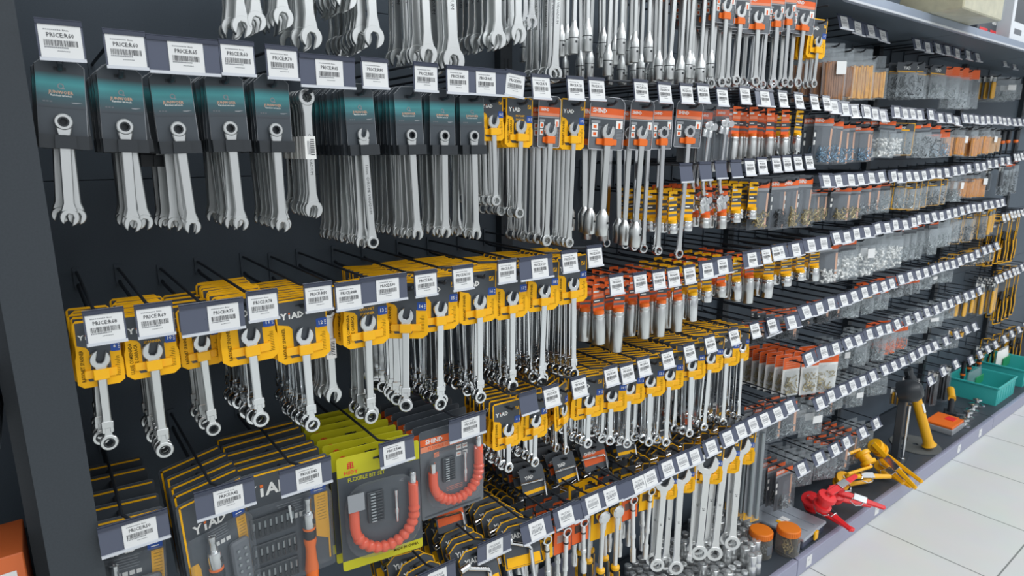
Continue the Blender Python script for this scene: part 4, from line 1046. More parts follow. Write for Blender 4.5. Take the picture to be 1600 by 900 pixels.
        stack(slimpack(rd(min(.042, o['W'])), rd(D), o.get('col', 'yellow_plastic')), 'slim packet with ' + {'yellow_plastic': 'yellow', 'dark_steel': 'grey', 'amber_yellow': 'amber'}.get(o.get('col', 'yellow_plastic'), 'grey') + ' tool', 'packet', 'slim_packet', 'slim tool packets', x, y, z, n, .026, where, yaw, roll)
    elif what == 'darktool':
        stack(darktool(rd(D), o.get('col', 'amber_yellow')), 'slender dark tool with coloured collar', 'tool', 'hand_tool', 'slender dark tools', x, y, z, n, .035, where, yaw, roll)
    elif what == 'griptool':
        stack(griptool(rd(D)), 'black and yellow gripped pliers, rimmed card', 'pliers', 'carded_pliers', 'pliers on rimmed cards', x, y, z, n, .034, where, yaw, roll)
    elif what == 'screwdriver':
        stack(screwdriver(rd(D)), 'black and orange screwdriver', 'screwdriver', 'screwdriver', 'hanging screwdrivers', x, y, z, n, .04, where, yaw, roll)

PR = lambda r: 'PRICE:R%d' % r
# ---- eye level, the teal cards
run_row('the eye-level row', [
 ((90, 33, 's', PR(60), 0), ('teal', 93, 352, 4), {'sp': .016, 'roll': 2, 'fan': .9}),
 ((192, 49, 's', PR(60), 0), ('teal', 187, 361, 11), {'sp': .014}),
 ((284, 60, 'w', PR(65), 0.002), ('teal', 266, 366, 5), {'sp': .026}),
 ((367, 65, 's', PR(60), 0), ('teal', 350, 360, 12), {}),
 ((437, 73, 's', PR(70), 0), ('teal', 424, 362, 10), {}),
 ((509, 88, 'w', PR(65), 0.002), ('plain', 478, 340, 8), {'R': .0122, 'sticker': 'white', 'sp': .013}),
 ((582, 92, 's', PR(80), 0), ('tealinv', 560, 389, 14), {'sp': .0135}),
 ((662, 99, 's', PR(85), 0), ('teal', 637, 375, 12), {}),
 ((712, 104, 's', PR(85), 0), ('teal', 691, 371, 11), {}),
 ((760, 108, 'w', PR(85), -.006), ('teal', 737, 374, 10), {}),
 ((803, 112, 's', PR(90), 0), ('yiad', 768, 322, 9), {'W': .05, 'flex': False, 'num': '12', 'lroll': 6, 'H': .082}),
 ((841, 117, 's', PR(78), 0), ('yiad', 812, 341, 9), {'W': .062, 'flex': False, 'num': '13', 'words': 'L', 'H': .092}),
 ((895, 120, 's', PR(120), 0), ('shind', 859, 384, 8), {'W': .05, 'H': .095}),
 ((928, 122, 's', PR(112), 0), ('yiad', 896, 386, 8), {'W': .06, 'flex': False, 'num': '17', 'H': .1}),
 ((997, 125, 's', PR(130), 0), ('shind', 950, 376, 5), {'W': .088, 'tail': 'socket', 'sp': .04}),
 ((1034, 129, 's', PR(130), 0), ('shind', 1004, 392, 5), {'W': .062, 'tail': 'socket', 'sp': .04}),
 ((1068, 131, 's', PR(135), 0), ('shind', 1036, 399, 5), {'W': .055, 'tail': 'flex', 'pol': True, 'sp': .04}),
 ((1094, 131, 's', PR(140), 0), ('shind', 1078, 403, 3), {'W': .075, 'tail': 'flex', 'pol': True, 'sp': .08}),
 ((1124, 137, 's', PR(95), 0), ('swivel', 1104, 325, 3), {}),
 ((1158, 135, 's', PR(95), 0), ('swivel', 1130, 322, 3), {}),
 ((1188, 140, 'w', PR(55), 0), ('socket', 1152, 268, 6), {'D': .024, 'tag': .06}),
 ((1216, 142, 's', PR(55), 0), ('socket', 1178, 255, 6), {'D': .024, 'tag': .06}),
 ((1241, 145, 's', PR(55), 0), ('socket', 1205, 250, 6), {'D': .024, 'tag': .06}),
 ((1264, 148, 's', PR(58), 0), ('socket', 1228, 248, 6), {'D': .026, 'tag': .06}),
 ((1283, 150, 's', PR(58), 0), ('socket', 1250, 240, 6), {'D': .026, 'tag': .055, 'col': 'y'}),
], .052)

x_ = x_at(243, 1.52, 1.07); hook(x_, 1.06, 1.52, 1.56, '', '', 'bare black hook between the second and third teal stacks', 'bare hooks')
fill('teal', x_, 1.07, 1.52, 358, 5, 'bare hook behind second teal stack', {'sp': .02})
# ---- the row above, whose price strips are out of the picture
def high(rows):
    for i, (what, u, vb, n, o) in enumerate(rows, 1):
        z = o.get('z', 1.865); y = .975
        x = x_at(u, bottom(1.0, y, vb) if False else 1.66, y); zb = bottom(x, y, vb)
        where = '%s hook of the topmost row' % nth(i)
        hook(x, .955, z, z + .048, '', '', 'bare black hook, ' + where, 'hooks of the topmost row', 0, 0, 0, False)
        fill(what, x, y, z, vb, n, where, o)
high([
 ('plain', 374, 56, 4, {'R': .0125, 'ends': ('open', 'open'), 'sp': .02}),
 ('plain', 404, 48, 4, {'R': .012, 'ends': ('open', 'open'), 'sp': .022}),
 ('plain', 438, 42, 5, {'R': .0132, 'ends': ('open', 'open'), 'sp': .02}),
 ('plain', 477, 74, 4, {'R': .0142, 'ends': ('open', 'open'), 'sp': .02}),
 ('plain', 538, 12, 9, {'R': .0155, 'ends': ('open', 'open'), 'sp': .013}),
 ('plain', 577, 73, 12, {'R': .0150, 'ends': ('ring', 'open'), 'sp': .0135}),
 ('plain', 660, 98, 6, {'R': .0145, 'ends': ('ring', 'open'), 'sp': .02, 'sticker': 'yellow'}),
 ('plain', 702, 112, 6, {'R': .0185, 'ends': ('ring', 'open'), 'sp': .018}),
 ('plain', 777, 74, 10, {'R': .0145, 'ends': ('ring', 'open'), 'sp': .0145}),
 ('plain', 808, 66, 4, {'R': .0150, 'ends': ('open', 'open'), 'sp': .02}),
 ('plain', 833, 44, 4, {'R': .0110, 'ends': ('ring', 'open'), 'sp': .024, 'pol': True}),
 ('plain', 873, 128, 6, {'R': .0145, 'ends': ('open', 'ring'), 'sp': .018, 'z': 1.855}),
 ('gsocket', 896, 84, 4, {'sp': .05}), ('gsocket', 914, 80, 3, {'sp': .06}),
 ('gsocket', 951, 118, 4, {'sp': .05}), ('gsocket', 968, 84, 3, {'sp': .06}), ('gsocket', 988, 97, 4, {'sp': .05}), ('gsocket', 1009, 96, 3, {'sp': .06}),
 ('gsocket', 1025, 124, 4, {'sp': .05}), ('gsocket', 1049, 124, 4, {'big': True, 'sp': .05}), ('gsocket', 1064, 130, 4, {'sp': .05}), ('gsocket', 1078, 122, 4, {'sp': .05}), ('gsocket', 1094, 127, 4, {'big': True, 'sp': .05}), ('gsocket', 1108, 120, 4, {'sp': .05}),
 ('shind', 1128, 137, 5, {'W': .06, 'z': 1.835, 'sp': .03}), ('shind', 1150, 134, 5, {'W': .06, 'z': 1.83, 'sp': .03}), ('shind', 1176, 136, 6, {'W': .085, 'z': 1.825, 'sp': .028}),
 ('shind', 1206, 138, 5, {'W': .05, 'z': 1.84, 'sp': .03, 'pol': True}), ('shind', 1222, 136, 5, {'W': .06, 'z': 1.85, 'sp': .03, 'pol': True}), ('shind', 1248, 137, 5, {'W': .08, 'z': 1.845, 'sp': .03}),
 ('yiad', 1272, 138, 4, {'W': .07, 'z': 1.79, 'flex': False, 'num': '9'}),
])

# ---- yellow cards at waist height
run_row('the large yellow-card row', [
 ((160, 482, 's', PR(68), 0), ('yiad', 150, 698, 5), {'W': .052, 'H': .092, 'dz': .03, 'num': '8', 'roll': 3, 'sp': .022}),
 ((238, 473, 's', PR(69), 0), ('yiad', 232, 711, 9), {'W': .064, 'H': .092, 'dz': .03, 'num': '10', 'words': 'L'}),
 ((329, 470, 'w', PR(75), .014), ('yiad', 308, 679, 5, .05), {'W': .056, 'H': .092, 'dz': .03, 'num': '9', 'sp': .03}),
 ((407, 455, 's', PR(78), 0), ('yiad', 384, 666, 11), {'num': '11', 'W': .08, 'pol': True}),
 ((494, 441, 's', PR(80), 0), ('yiad', 470, 673, 10), {'num': '12', 'pol': True, 'sp': .018, 'dz': .039}),
 ((541, 440, 's', PR(88), 0), ('plain', 512, 628, 8, .05), {'R': .0125, 'sticker': 'white', 'dz': .05}),
 ((597, 430, 'w', PR(90), .006), ('yiad', 571, 659, 6), {'num': '13', 'words': 'L', 'sp': .015, 'dz': .033}),
 ((662, 422, 's', PR(95), 0), ('yiad', 634, 641, 11), {'num': '14', 'yaw': -32, 'W': .075, 'pol': True, 'dz': .033}),
 ((720, 414, 's', PR(100), 0), ('yiad', 686, 638, 13), {'num': '15', 'pol': True, 'dz': .031}),
 ((789, 405, 's', PR(110), 0), ('yiad', 747, 628, 13), {'num': '16', 'pol': True, 'dz': .031}),
 ((834, 400, 'w', PR(120), .008), ('yiad', 799, 610, 11), {'num': '17', 'pol': True, 'W': .076, 'dz': .034}),
 ((886, 391, 's', PR(130), 0), ('yiad', 850, 602, 11), {'num': '18', 'pol': True, 'W': .078, 'dz': .034}),
 ((925, 383, 's', PR(130), 0), ('yiad', 894, 592, 9), {'num': '19', 'pol': True, 'W': .08, 'dz': .034}),
], .022)

# ---- bit sets low on the left
run_row('the bit-set row', [
 ((207, 807, 'w', PR(50), .006), ('bitset11', 192, 0, 5, .05), {'sp': .05, 'roll': 3}),
 ((349, 755, 'w', PR(42), .004), ('bitset11', 330, 0, 5, .03), {'yaw': 16, 'roll': -2}),
 ((475, 722, 'w', PR(42), .004), ('bitset22', 446, 0, 6, .05), {}),
 ((617, 685, 'm', PR(48), -.006), ('lime', 592, 0, 8, .02), {'yaw': -8}),
 ((728, 648, 'w', PR(52), .006), ('greyflex', 706, 0, 7, .022), {}),
], .036)

# ---- small yellow cards, lower middle
run_row('the small yellow-card row', [
 ((821, 611, 's', '', 0), ('yiad', 792, 736, 7), {'W': .068, 'flex': False, 'num': '6', 'pol': True, 'sp': .018, 'roll': 2}),
 ((857, 601, 's', PR(38), 0), ('yiad', 836, 727, 7), {'W': .068, 'flex': False, 'num': '7', 'pol': True, 'sp': .02}),
 ((900, 587, 's', PR(38), 0), ('yiad', 876, 714, 8), {'W': .06, 'flex': False, 'num': '8', 'pol': True, 'yaw': 20, 'roll': -6, 'sp': .022}),
 ((950, 571, 's', PR(40), 0), ('yiad', 920, 698, 9), {'W': .086, 'flex': False, 'num': '9', 'pol': True, 'yaw': -10}),
 ((975, 567, 's', PR(42), 0), ('yiad', 955, 694, 9), {'W': .084, 'flex': False, 'num': '10', 'pol': True, 'yaw': -24}),
 ((1001, 557, 's', PR(45), 0), ('yiad', 983, 698, 9), {'W': .084, 'flex': False, 'num': '11', 'pol': True, 'yaw': -24}),
 ((1038, 546, 's', PR(48), 0), ('yiad', 1015, 696, 9), {'W': .084, 'flex': False, 'num': '12', 'pol': True, 'yaw': -24}),
 ((1072, 536, 's', PR(50), 0), ('yiad', 1046, 696, 9), {'W': .084, 'flex': False, 'num': '13', 'pol': True, 'yaw': -24}),
 ((1104, 523, 's', PR(55), 0), ('yiad', 1080, 682, 9), {'W': .086, 'flex': False, 'num': '14', 'pol': True, 'yaw': -24}),
 ((1140, 512, 's', PR(58), 0), ('yiad', 1111, 672, 9), {'W': .086, 'flex': False, 'num': '15', 'pol': True, 'yaw': -24}),
 ((1172, 502, 's', PR(60), 0), ('yiad', 1136, 664, 9), {'W': .086, 'flex': False, 'num': '16', 'pol': True, 'yaw': -24}),
 ((1198, 495, 's', PR(60), 0), ('yiad', 1160, 656, 6), {'W': .05, 'flex': False, 'num': '17', 'pol': True, 'yaw': -24}),
], .034)

# ---- tagged sockets in the middle bay
run_row('the tagged socket row', [
 ((959, 428, 's', PR(45), 0), ('socket', 935, 535, 6), {'D': .029}),
 ((996, 425, 's', PR(45), 0), ('socket', 969, 546, 6), {'D': .030}),
 ((1025, 421, 's', PR(48), 0), ('socket', 1008, 526, 6), {'D': .028}),
 ((1048, 418, 's', PR(48), 0), ('socket', 1036, 523, 6), {'D': .028}),
 ((1073, 414, 's', PR(50), 0), ('socket', 1060, 516, 6), {'D': .028}),
 ((1101, 407, 'm', PR(52), 0), ('socket', 1084, 499, 6), {'D': .029, 'col': 'y'}),
 ((1124, 401, 'w', PR(55), 0), ('socket', 1106, 470, 6), {'D': .030, 'col': 'y'}),
 ((1168, 391, 'w', PR(55), 0), ('socket', 1128, 462, 6), {'D': .030}),
 ((1190, 386, 's', PR(60), 0), ('socket', 1152, 466, 6), {'D': .030, 'col': 'y'}),
 ((1206, 382, 's', PR(60), 0), ('socket', 1172, 472, 6), {'D': .030}),
], .034)
run_row('the short socket row', [
 ((1068, 255, 's', '', 0), ('socket', 1052, 352, 6), {'D': .026, 'col': 'y', 'tag': .06}),
 ((1098, 253, 's', '', 0), ('socket', 1078, 345, 6), {'D': .028, 'col': 'y', 'tag': .06}),
 ((1122, 251, 's', '', 0), ('socket', 1106, 350, 6), {'D': .028, 'tag': .06}),
 ((1146, 250, 's', '', 0), ('socket', 1130, 356, 6), {'D': .028, 'tag': .06}),
 ((1167, 248, 's', PR(35), 0), ('socket', 1152, 326, 6), {'D': .03, 'col': 'y', 'tag': .06}),
 ((1187, 246, 's', PR(35), 0), ('socket', 1178, 322, 6), {'D': .03, 'col': 'y', 'tag': .06}),
 ((1208, 244, 's', PR(30), 0), ('boxpack', 1188, 360, 3), {'W': .085, 'kind': 'brass', 'seed': 3, 'yaw': -6}),
 ((1226, 243, 's', PR(30), 0), ('boxpack', 1218, 361, 3), {'W': .066, 'kind': 'dark', 'seed': 4, 'yaw': -6}),
 ((1243, 242, 's', PR(30), 0), ('boxpack', 1238, 360, 4, .012), {'W': .064, 'kind': 'brass', 'seed': 5, 'yaw': -6}),
 ((1262, 241, 's', PR(30), 0), ('boxpack', 1260, 358, 3), {'W': .07, 'kind': 'brass', 'seed': 6, 'yaw': -6}),
], .075)

# ---- bottom row of the near bays
run_row('the long bottom row', [
 ((680, 884, 'w', PR(45), 0), ('rimcard', 668, 0, 8, .015), {}),
 ((770, 838, 'w', PR(45), 0), ('rimcard', 745, 0, 10, .012), {}),
 ((833, 808, 'w', PR(48), 0), ('rimcard', 812, 0, 10, .02), {}),
 ((878, 788, 'm', PR(65), 0), ('barhandle', 848, 930, 4), {'more': (.165, 8), 'dz': .058, 'col': 'y'}),
 ((899, 781, 's', '', 0), ('barhandle', 880, 925, 4), {'more': (.165, 8), 'dz': .058}),
 ((920, 769, 'm', PR(70), 0), ('barhandle', 906, 893, 4), {'more': (.165, 8), 'dz': .058}),
 ((948, 757, 'm', PR(70), 0), ('ratchet', 938, 930, 3), {'more': (.165, 8), 'dz': .058}),
 ((972, 748, 's', '', 0), ('ratchet', 960, 930, 3), {'more': (.165, 8), 'dz': .058}),
 ((992, 740, 'm', PR(75), 0), ('barhandle', 984, 876, 4), {'more': (.165, 8), 'dz': .058}),
 ((1010, 731, 'm', PR(80), 0), ('barhandle', 1013, 868, 4), {'more': (.165, 8), 'dz': .058, 'col': 'y'}),
 ((1037, 716, 'm', PR(85), 0), ('bigcombo', 1038, 889, 2), {'more': (.10, 10), 'dz': .058, 'R': .0255, 'yaw': -36}),
 ((1060, 706, 'm', PR(90), 0), ('bigcombo', 1064, 894, 2), {'more': (.10, 10), 'dz': .058, 'R': .027, 'yaw': -38}),
 ((1079, 699, 'm', PR(95), 0), ('bigcombo', 1084, 876, 1), {'more': (.10, 10), 'dz': .058, 'R': .021, 'yaw': 30}),
 ((1106, 685, 'm', PR(99), 0), ('bigcombo', 1106, 872, 2), {'more': (.10, 10), 'dz': .058, 'R': .031, 'yaw': -40}),
 ((1132, 671, 'm', PR(110), 0), ('bigcombo', 1134, 873, 2), {'more': (.10, 10), 'dz': .058, 'R': .031, 'yaw': -40}),
 ((1153, 660, 'm', PR(120), 0), ('bigcombo', 1157, 856, 2), {'more': (.10, 10), 'dz': .058, 'R': .031, 'yaw': -40}),
 ((1172, 651, 'm', PR(40), 0), ('longtube', 1180, 812, 4), {'more': (.165, 8), 'dz': .058}),
 ((1190, 643, 'm', PR(30), 0), ('longtube', 1192, 815, 3), {'more': (.165, 8), 'dz': .058}),
 ((1210, 634, 'w', PR(30), 0), ('boxpack', 1206, 690, 3), {'W': .085, 'kind': 'screw', 'seed': 8}),
 ((1229, 624, 'w', PR(30), 0), ('boxpack', 1228, 680, 3), {'W': .10, 'kind': 'screw', 'seed': 9}),
], .036, near=False)
# a second tier of carded hex keys hangs behind, on hooks set between the others
for i, (u, v, n, k_) in enumerate([(700, 772, 6, 0), (830, 745, 7, 1), (880, 728, 8, 2), (925, 712, 8, 0), (975, 700, 8, 1), (1025, 688, 7, 2), (1075, 672, 7, 0), (1120, 660, 7, 1)], 1):
    y = 1.06; x = x_at(u, .705, y); wh = '%s hook of the hidden hex-key row' % nth(i)
    hook(x, y - .01, .705, .715, '', '', 'bare black hook, ' + wh, 'hooks of the hidden hex-key row')
    fill('keycard', x, y, .705, 0, n, wh, {'k': k_})

# ------------------------------------------------------------------ the far bays
def far_row(rowname, segs, dz):
    cnt = 0
    for (u0, v0, u1, v1, n, w0, items) in segs:
        a, b_ = at_tip(u0, v0), at_tip(u1, v1)
        gap_ = abs(b_.x - a.x) / max(1, n - 1); w0 = 'w' if gap_ > .0875 else 'm' if gap_ > .0705 else 's'
        k_ = 0
        # items: (count, item u0, item u1, v bottom at start, v bottom at end, what, options, how many deep)
        seq = []
        for (c, iu0, iu1, vb0, vb1, what, o, deep) in items:
            ys = tip_y((a.x + b_.x) / 2) + .014; zz = (a.z + b_.z) / 2 - dz
            xa, xb = x_at(iu0, zz, ys), x_at(iu1, zz, ys)
            for q in range(c):
                f = (q + .5) / c; seq.append((xa + (xb - xa) * f, abs(xb - xa) / c, (vb0, vb1, f, iu0, iu1), what, o, deep))
        for i in range(n):
            cnt += 1; f = i / max(1, n - 1); p = a.lerp(b_, f)
            where = '%s hook of %s' % (nth(cnt), rowname.replace('the ', ''))
            it = seq[i] if i < len(seq) else None
            jz = rng.uniform(-.004, .004)
            xi = it[0] if it else p.x; y = tip_y(xi); z = p.z - dz + jz + rng.uniform(-.009, .004)
            pr = PR(rng.choice((12, 15, 18, 20, 22, 25, 28, 30, 35)))
            xi = p.x + max(-.012, min(.012, xi - p.x)); y = tip_y(xi)
            hook(xi, y, z, p.z + jz, w0, pr, 'black price hook, ' + where, 'hooks of ' + rowname, 0, rng.choice((0, .004, -.006)) if w0 != 's' else 0, -16 - 12 * max(0, min(1, (1.4 - p.z))) + rng.uniform(-4, 4), False, rng.uniform(-3, 3))
            if it:
                o = dict(it[4]); o.setdefault('W', max(.03, min(.13, it[1] * .92))); o.setdefault('seed', cnt % 4)
                vb = it[2][0] + (it[2][1] - it[2][0]) * it[2][2]
                o.setdefault('yaw', -16 + rng.uniform(-8, 8)); fill(it[3], xi, y + .014 + rng.choice((0, 0, .012, .03)), z, vb + rng.uniform(-3, 3), max(1, it[5] + rng.choice((-1, 0, 0, 1))), where, o)
S = 'screw'
far_row('the highest right-hand row', [
 (1313, 24, 1372, 44, 4, 's', [(2, 1284, 1334, 156, 156, 'bag', {'kind': 'stick_brown', 'sp': .03}, 4), (2, 1338, 1402, 152, 152, 'bag', {'kind': 'stick_tan', 'sp': .03}, 4)]),
 (1428, 58, 1522, 82, 7, 's', [(2, 1402, 1440, 152, 155, 'bag', {'header': 'yellow', 'kind': 'dark'}, 4), (2, 1440, 1472, 152, 155, 'bag', {'header': 'yellow', 'kind': 'screw'}, 4), (1, 1472, 1497, 150, 150, 'bag', {'header': 'peach', 'kind': S}, 3), (2, 1497, 1544, 170, 170, 'bag', {'header': 'peach', 'kind': S}, 3)]),
 (1566, 90, 1597, 98, 3, 's', [(1, 1553, 1568, 158, 158, 'slimpack', {'col': 'yellow_plastic'}, 3), (2, 1568, 1600, 155, 155, 'bag', {'kind': S}, 3)]),
], .085)
far_row('the second right-hand row', [
 (1301, 157, 1374, 170, 6, 's', [(3, 1264, 1326, 258, 256, 'boxpack', {'kind': 'blue'}, 3), (3, 1332, 1386, 257, 252, 'boxpack', {'kind': 'blue'}, 3)]),
 (1395, 165, 1432, 170, 4, 's', [(2, 1390, 1422, 248, 245, 'bag', {'header': 'orange', 'kind': 'white'}, 3), (1, 1422, 1442, 244, 244, 'framepack', {'kind': S}, 3), (1, 1442, 1458, 246, 246, 'bag', {'header': 'orange', 'kind': S}, 3)]),
 (1450, 172, 1490, 180, 4, 's', [(2, 1458, 1490, 248, 246, 'bag', {'header': 'orange', 'kind': 'dark'}, 3), (2, 1490, 1512, 246, 244, 'bag', {'header': 'peach', 'kind': 'blue'}, 3)]),
 (1503, 176, 1566, 182, 8, 's', [(6, 1512, 1564, 245, 240, 'bag', {'kind': 'stick_amber'}, 2), (2, 1564, 1576, 240, 238, 'bag', {'kind': 'stick_tan'}, 2)]),
 (1572, 183, 1597, 185, 4, 's', [(4, 1576, 1600, 245, 240, 'darktool', {'col': 'orange_plastic'}, 3)]),
], .06)
far_row('the third right-hand row', [
 (1284, 271, 1372, 267, 6, 'm', [(2, 1268, 1298, 352, 345, 'boxpack', {'kind': 'brass'}, 4), (2, 1302, 1345, 347, 340, 'boxpack', {'kind': 'brass'}, 3), (2, 1345, 1384, 337, 330, 'boxpack', {'kind': S}, 4)]),
 (1390, 267, 1450, 264, 6, 's', [(1, 1384, 1400, 330, 330, 'bag', {'header': 'orange', 'kind': S}, 3), (5, 1400, 1470, 328, 324, 'framepack', {'kind': S}, 3)]),
 (1463, 262, 1509, 256, 5, 's', [(3, 1470, 1515, 322, 318, 'framepack', {'kind': 'dark'}, 3), (2, 1515, 1528, 316, 314, 'bag', {'kind': S}, 3)]),
 (1522, 254, 1572, 244, 6, 's', [(4, 1528, 1560, 312, 304, 'bag', {'kind': 'stick_amber'}, 2), (2, 1560, 1574, 300, 298, 'slimpack', {'col': 'dark_steel'}, 2)]),
 (1582, 240, 1598, 236, 4, 's', [(4, 1582, 1602, 305, 300, 'bag', {'header': 'orange', 'kind': 'dark'}, 2)]),
], .055)
far_row('the fourth right-hand row', [
 (1216, 380, 1305, 362, 5, 'w', [(2, 1185, 1205, 470, 440, 'socket', {'col': 'y', 'D': .036, 'tag': .045}, 5), (2, 1208, 1238, 436, 434, 'socket', {'col': 'y', 'D': .034, 'tag': .045}, 5), (1, 1236, 1262, 440, 438, 'boxpack', {'kind': 'white'}, 4)]),
 (1320, 358, 1425, 338, 8, 'w', [(2, 1262, 1300, 438, 436, 'bag', {'header': 'orange', 'kind': 'white'}, 4), (5, 1300, 1388, 436, 414, 'bag', {'kind': 'white', 'header': ''}, 4), (1, 1388, 1402, 412, 410, 'bag', {'header': 'orange', 'kind': 'screw'}, 4)]),
 (1433, 335, 1500, 322, 7, 's', [(4, 1400, 1450, 405, 398, 'bag', {'header': 'orange', 'kind': S}, 3), (3, 1450, 1505, 390, 380, 'bag', {'header': '', 'kind': S}, 4)]),
 (1508, 320, 1563, 309, 7, 's', [(5, 1505, 1548, 378, 372, 'framepack', {'kind': 'dark'}, 3), (2, 1548, 1564, 372, 370, 'slimpack', {'col': 'amber_yellow'}, 2)]),
], .052)
far_row('the fifth right-hand row', [
 (1198, 500, 1232, 492, 2, 's', [(1, 1190, 1212, 536, 534, 'boxpack', {'kind': 'dark'}, 3), (1, 1212, 1242, 533, 530, 'boxpack', {'kind': 'dark'}, 4)]),
 (1250, 477, 1390, 433, 9, 'w', [(1, 1246, 1274, 515, 512, 'boxpack', {'kind': 'brass'}, 3), (3, 1274, 1334, 512, 496, 'boxpack', {'kind': 'dark'}, 3), (3, 1334, 1375, 498, 490, 'bag', {'header': 'yellow', 'kind': S}, 3), (2, 1375, 1398, 488, 482, 'bag', {'header': 'peach', 'kind': S}, 3)]),
 (1402, 429, 1485, 405, 8, 'w', [(3, 1392, 1444, 464, 456, 'bag', {'header': 'peach', 'kind': 'dark'}, 3), (5, 1444, 1500, 455, 438, 'bag', {'kind': S}, 3)]),
 (1494, 402, 1552, 379, 7, 's', [(4, 1500, 1530, 420, 415, 'framepack', {'kind': 'dark'}, 3), (3, 1530, 1562, 412, 405, 'framepack', {'kind': 'dark'}, 3)]),
], .046)
far_row('the sixth right-hand row', [
 (1262, 547, 1385, 502, 8, 'w', [(2, 1208, 1248, 622, 618, 'papercard', {}, 6), (1, 1248, 1275, 612, 612, 'papercard', {}, 3), (1, 1272, 1292, 592, 588, 'boxpack', {'kind': 'brass'}, 3), (4, 1295, 1352, 578, 560, 'bag', {'kind': S}, 3)]),
 (1398, 497, 1460, 474, 5, 'w', [(2, 1358, 1394, 552, 545, 'bag', {'header': 'peach', 'kind': 'orange'}, 3), (3, 1394, 1450, 528, 510, 'bag', {'kind': S}, 3)]),
 (1472, 469, 1525, 448, 6, 's', [(3, 1450, 1490, 510, 496, 'bag', {'kind': S}, 3), (3, 1500, 1530, 500, 492, 'slimpack', {'col': 'yellow_plastic'}, 2)]),
], .046)
far_row('the seventh right-hand row', [
 (1273, 619, 1360, 576, 6, 'w', [(1, 1248, 1274, 680, 676, 'bag', {'kind': S}, 4), (2, 1276, 1308, 656, 650, 'boxpack', {'kind': S}, 3), (3, 1308, 1358, 645, 626, 'bag', {'kind': S}, 4)]),
 (1376, 570, 1444, 538, 6, 'w', [(3, 1356, 1408, 625, 570, 'bag', {'kind': S}, 3), (3, 1408, 1458, 572, 560, 'bag', {'kind': S}, 3)]),
 (1455, 533, 1520, 502, 5, 's', [(3, 1458, 1500, 552, 540, 'bag', {'kind': S}, 3), (2, 1500, 1518, 532, 530, 'slimpack', {'col': 'yellow_plastic'}, 2)]),
], .046)
far_row('the lowest right-hand row', [
 (1249, 720, 1300, 690, 3, 'w', [(1, 1190, 1215, 795, 792, 'boxpack', {'kind': S}, 4), (2, 1240, 1290, 760, 742, 'bag', {'kind': S}, 5)]),
 (1320, 679, 1365, 652, 3, 'w', [(2, 1288, 1330, 735, 720, 'boxpack', {'kind': S}, 4), (1, 1345, 1365, 702, 700, 'bag', {'kind': S}, 2)]),
 (1425, 602, 1490, 560, 4, 's', [(2, 1425, 1452, 640, 635, 'slimpack', {'col': 'yellow_plastic'}, 2), (2, 1455, 1480, 640, 630, 'slimpack', {'col': 'dark_steel'}, 2)]),
], .044)
far_row('the end bay rows', [
 (1564, 333, 1598, 325, 7, 's', [(7, 1560, 1602, 414, 405, 'griptool', {}, 2)]),
 (1552, 432, 1598, 410, 8, 's', [(3, 1545, 1570, 496, 492, 'slimpack', {'col': 'yellow_plastic'}, 3), (5, 1570, 1602, 505, 490, 'griptool', {}, 2)]),
 (1512, 556, 1598, 503, 8, 's', [(3, 1500, 1535, 622, 612, 'screwdriver', {}, 1), (1, 1535, 1550, 580, 575, 'slimpack', {'col': 'yellow_plastic'}, 1), (4, 1562, 1602, 570, 556, 'griptool', {}, 2)]),
], .05)

# ------------------------------------------------------------------ what lies on the base deck
DK = .068
def on_deck(u, v, z=DK): return at_z(u, v, z)
def thing_at(name, parts, p, label, cat, group=None, rz=0.0): return put(name, parts, Matrix.Translation(p) @ Matrix.Rotation(rz, 4, 'Z'), label, cat, group)
def jar(seed):
    bd = MB(); bd.lathe([(.036, .0), (.040, .004), (.040, .062), (.036, .072), (.033, .076)], 'jar_plastic', 28)
    ld = MB(); ld.lathe([(.037, .074), (.0385, .075), (.0385, .094), (.036, .097), (.02, .098)], 'jar_lid', 32)
    rb = MB()
    for i in range(36): a = 2 * pi * i / 36; rb.box((.0387 * cos(a), .0387 * sin(a), .0845), (.0016, .0016, .017), 'jar_lid', Matrix.Rotation(a, 4, 'Z'))
    ld.merge(rb)
    ct = shift(pile('brass' if seed % 2 else 'screw', .052, .004, .05, .045, seed), 0, .022)
    lb = MB()
    for i in range(6):
        a0, a1 = -2.2 + i * .2, -2.2 + (i + 1) * .2
        lb.add([(.0405 * cos(a0), .0405 * sin(a0), .02), (.0405 * cos(a1), .0405 * sin(a1), .02), (.0405 * cos(a1), .0405 * sin(a1), .055), (.0405 * cos(a0), .0405 * sin(a0), .055)], [(0, 1, 2, 3)], 'card_grey' if i < 4 else 'orange_print')
    return [P_('jar_body', bd), P_('lid', ld, 'orange ribbed lid'), P_('contents', ct), P_('paper_label', lb)]
thing_at('jar', jar(1), at_z(1229, 862, DK), 'clear jar with orange lid beside the organizer box', 'jar', 'orange lidded jars', .5)
thing_at('jar', jar(2), at_z(1186, 866, DK), 'clear jar with orange lid nearer the piled sockets', 'jar', 'orange lidded jars', .2)
p0, p1, p2 = at_z(1238, 848, DK + .035), at_z(1300, 815, DK + .035), at_z(1225, 790, DK + .035)
def carton_parts(wd, dp, h):
    c = MB(); c.prism(rrect(-wd / 2, wd / 2, 0, h, .002), 0, dp, 'rail_lavender', .0015); c.box((0, dp / 2, h + .0006), (.03, dp, .001), 'card_light'); return [P_('carton', c)]
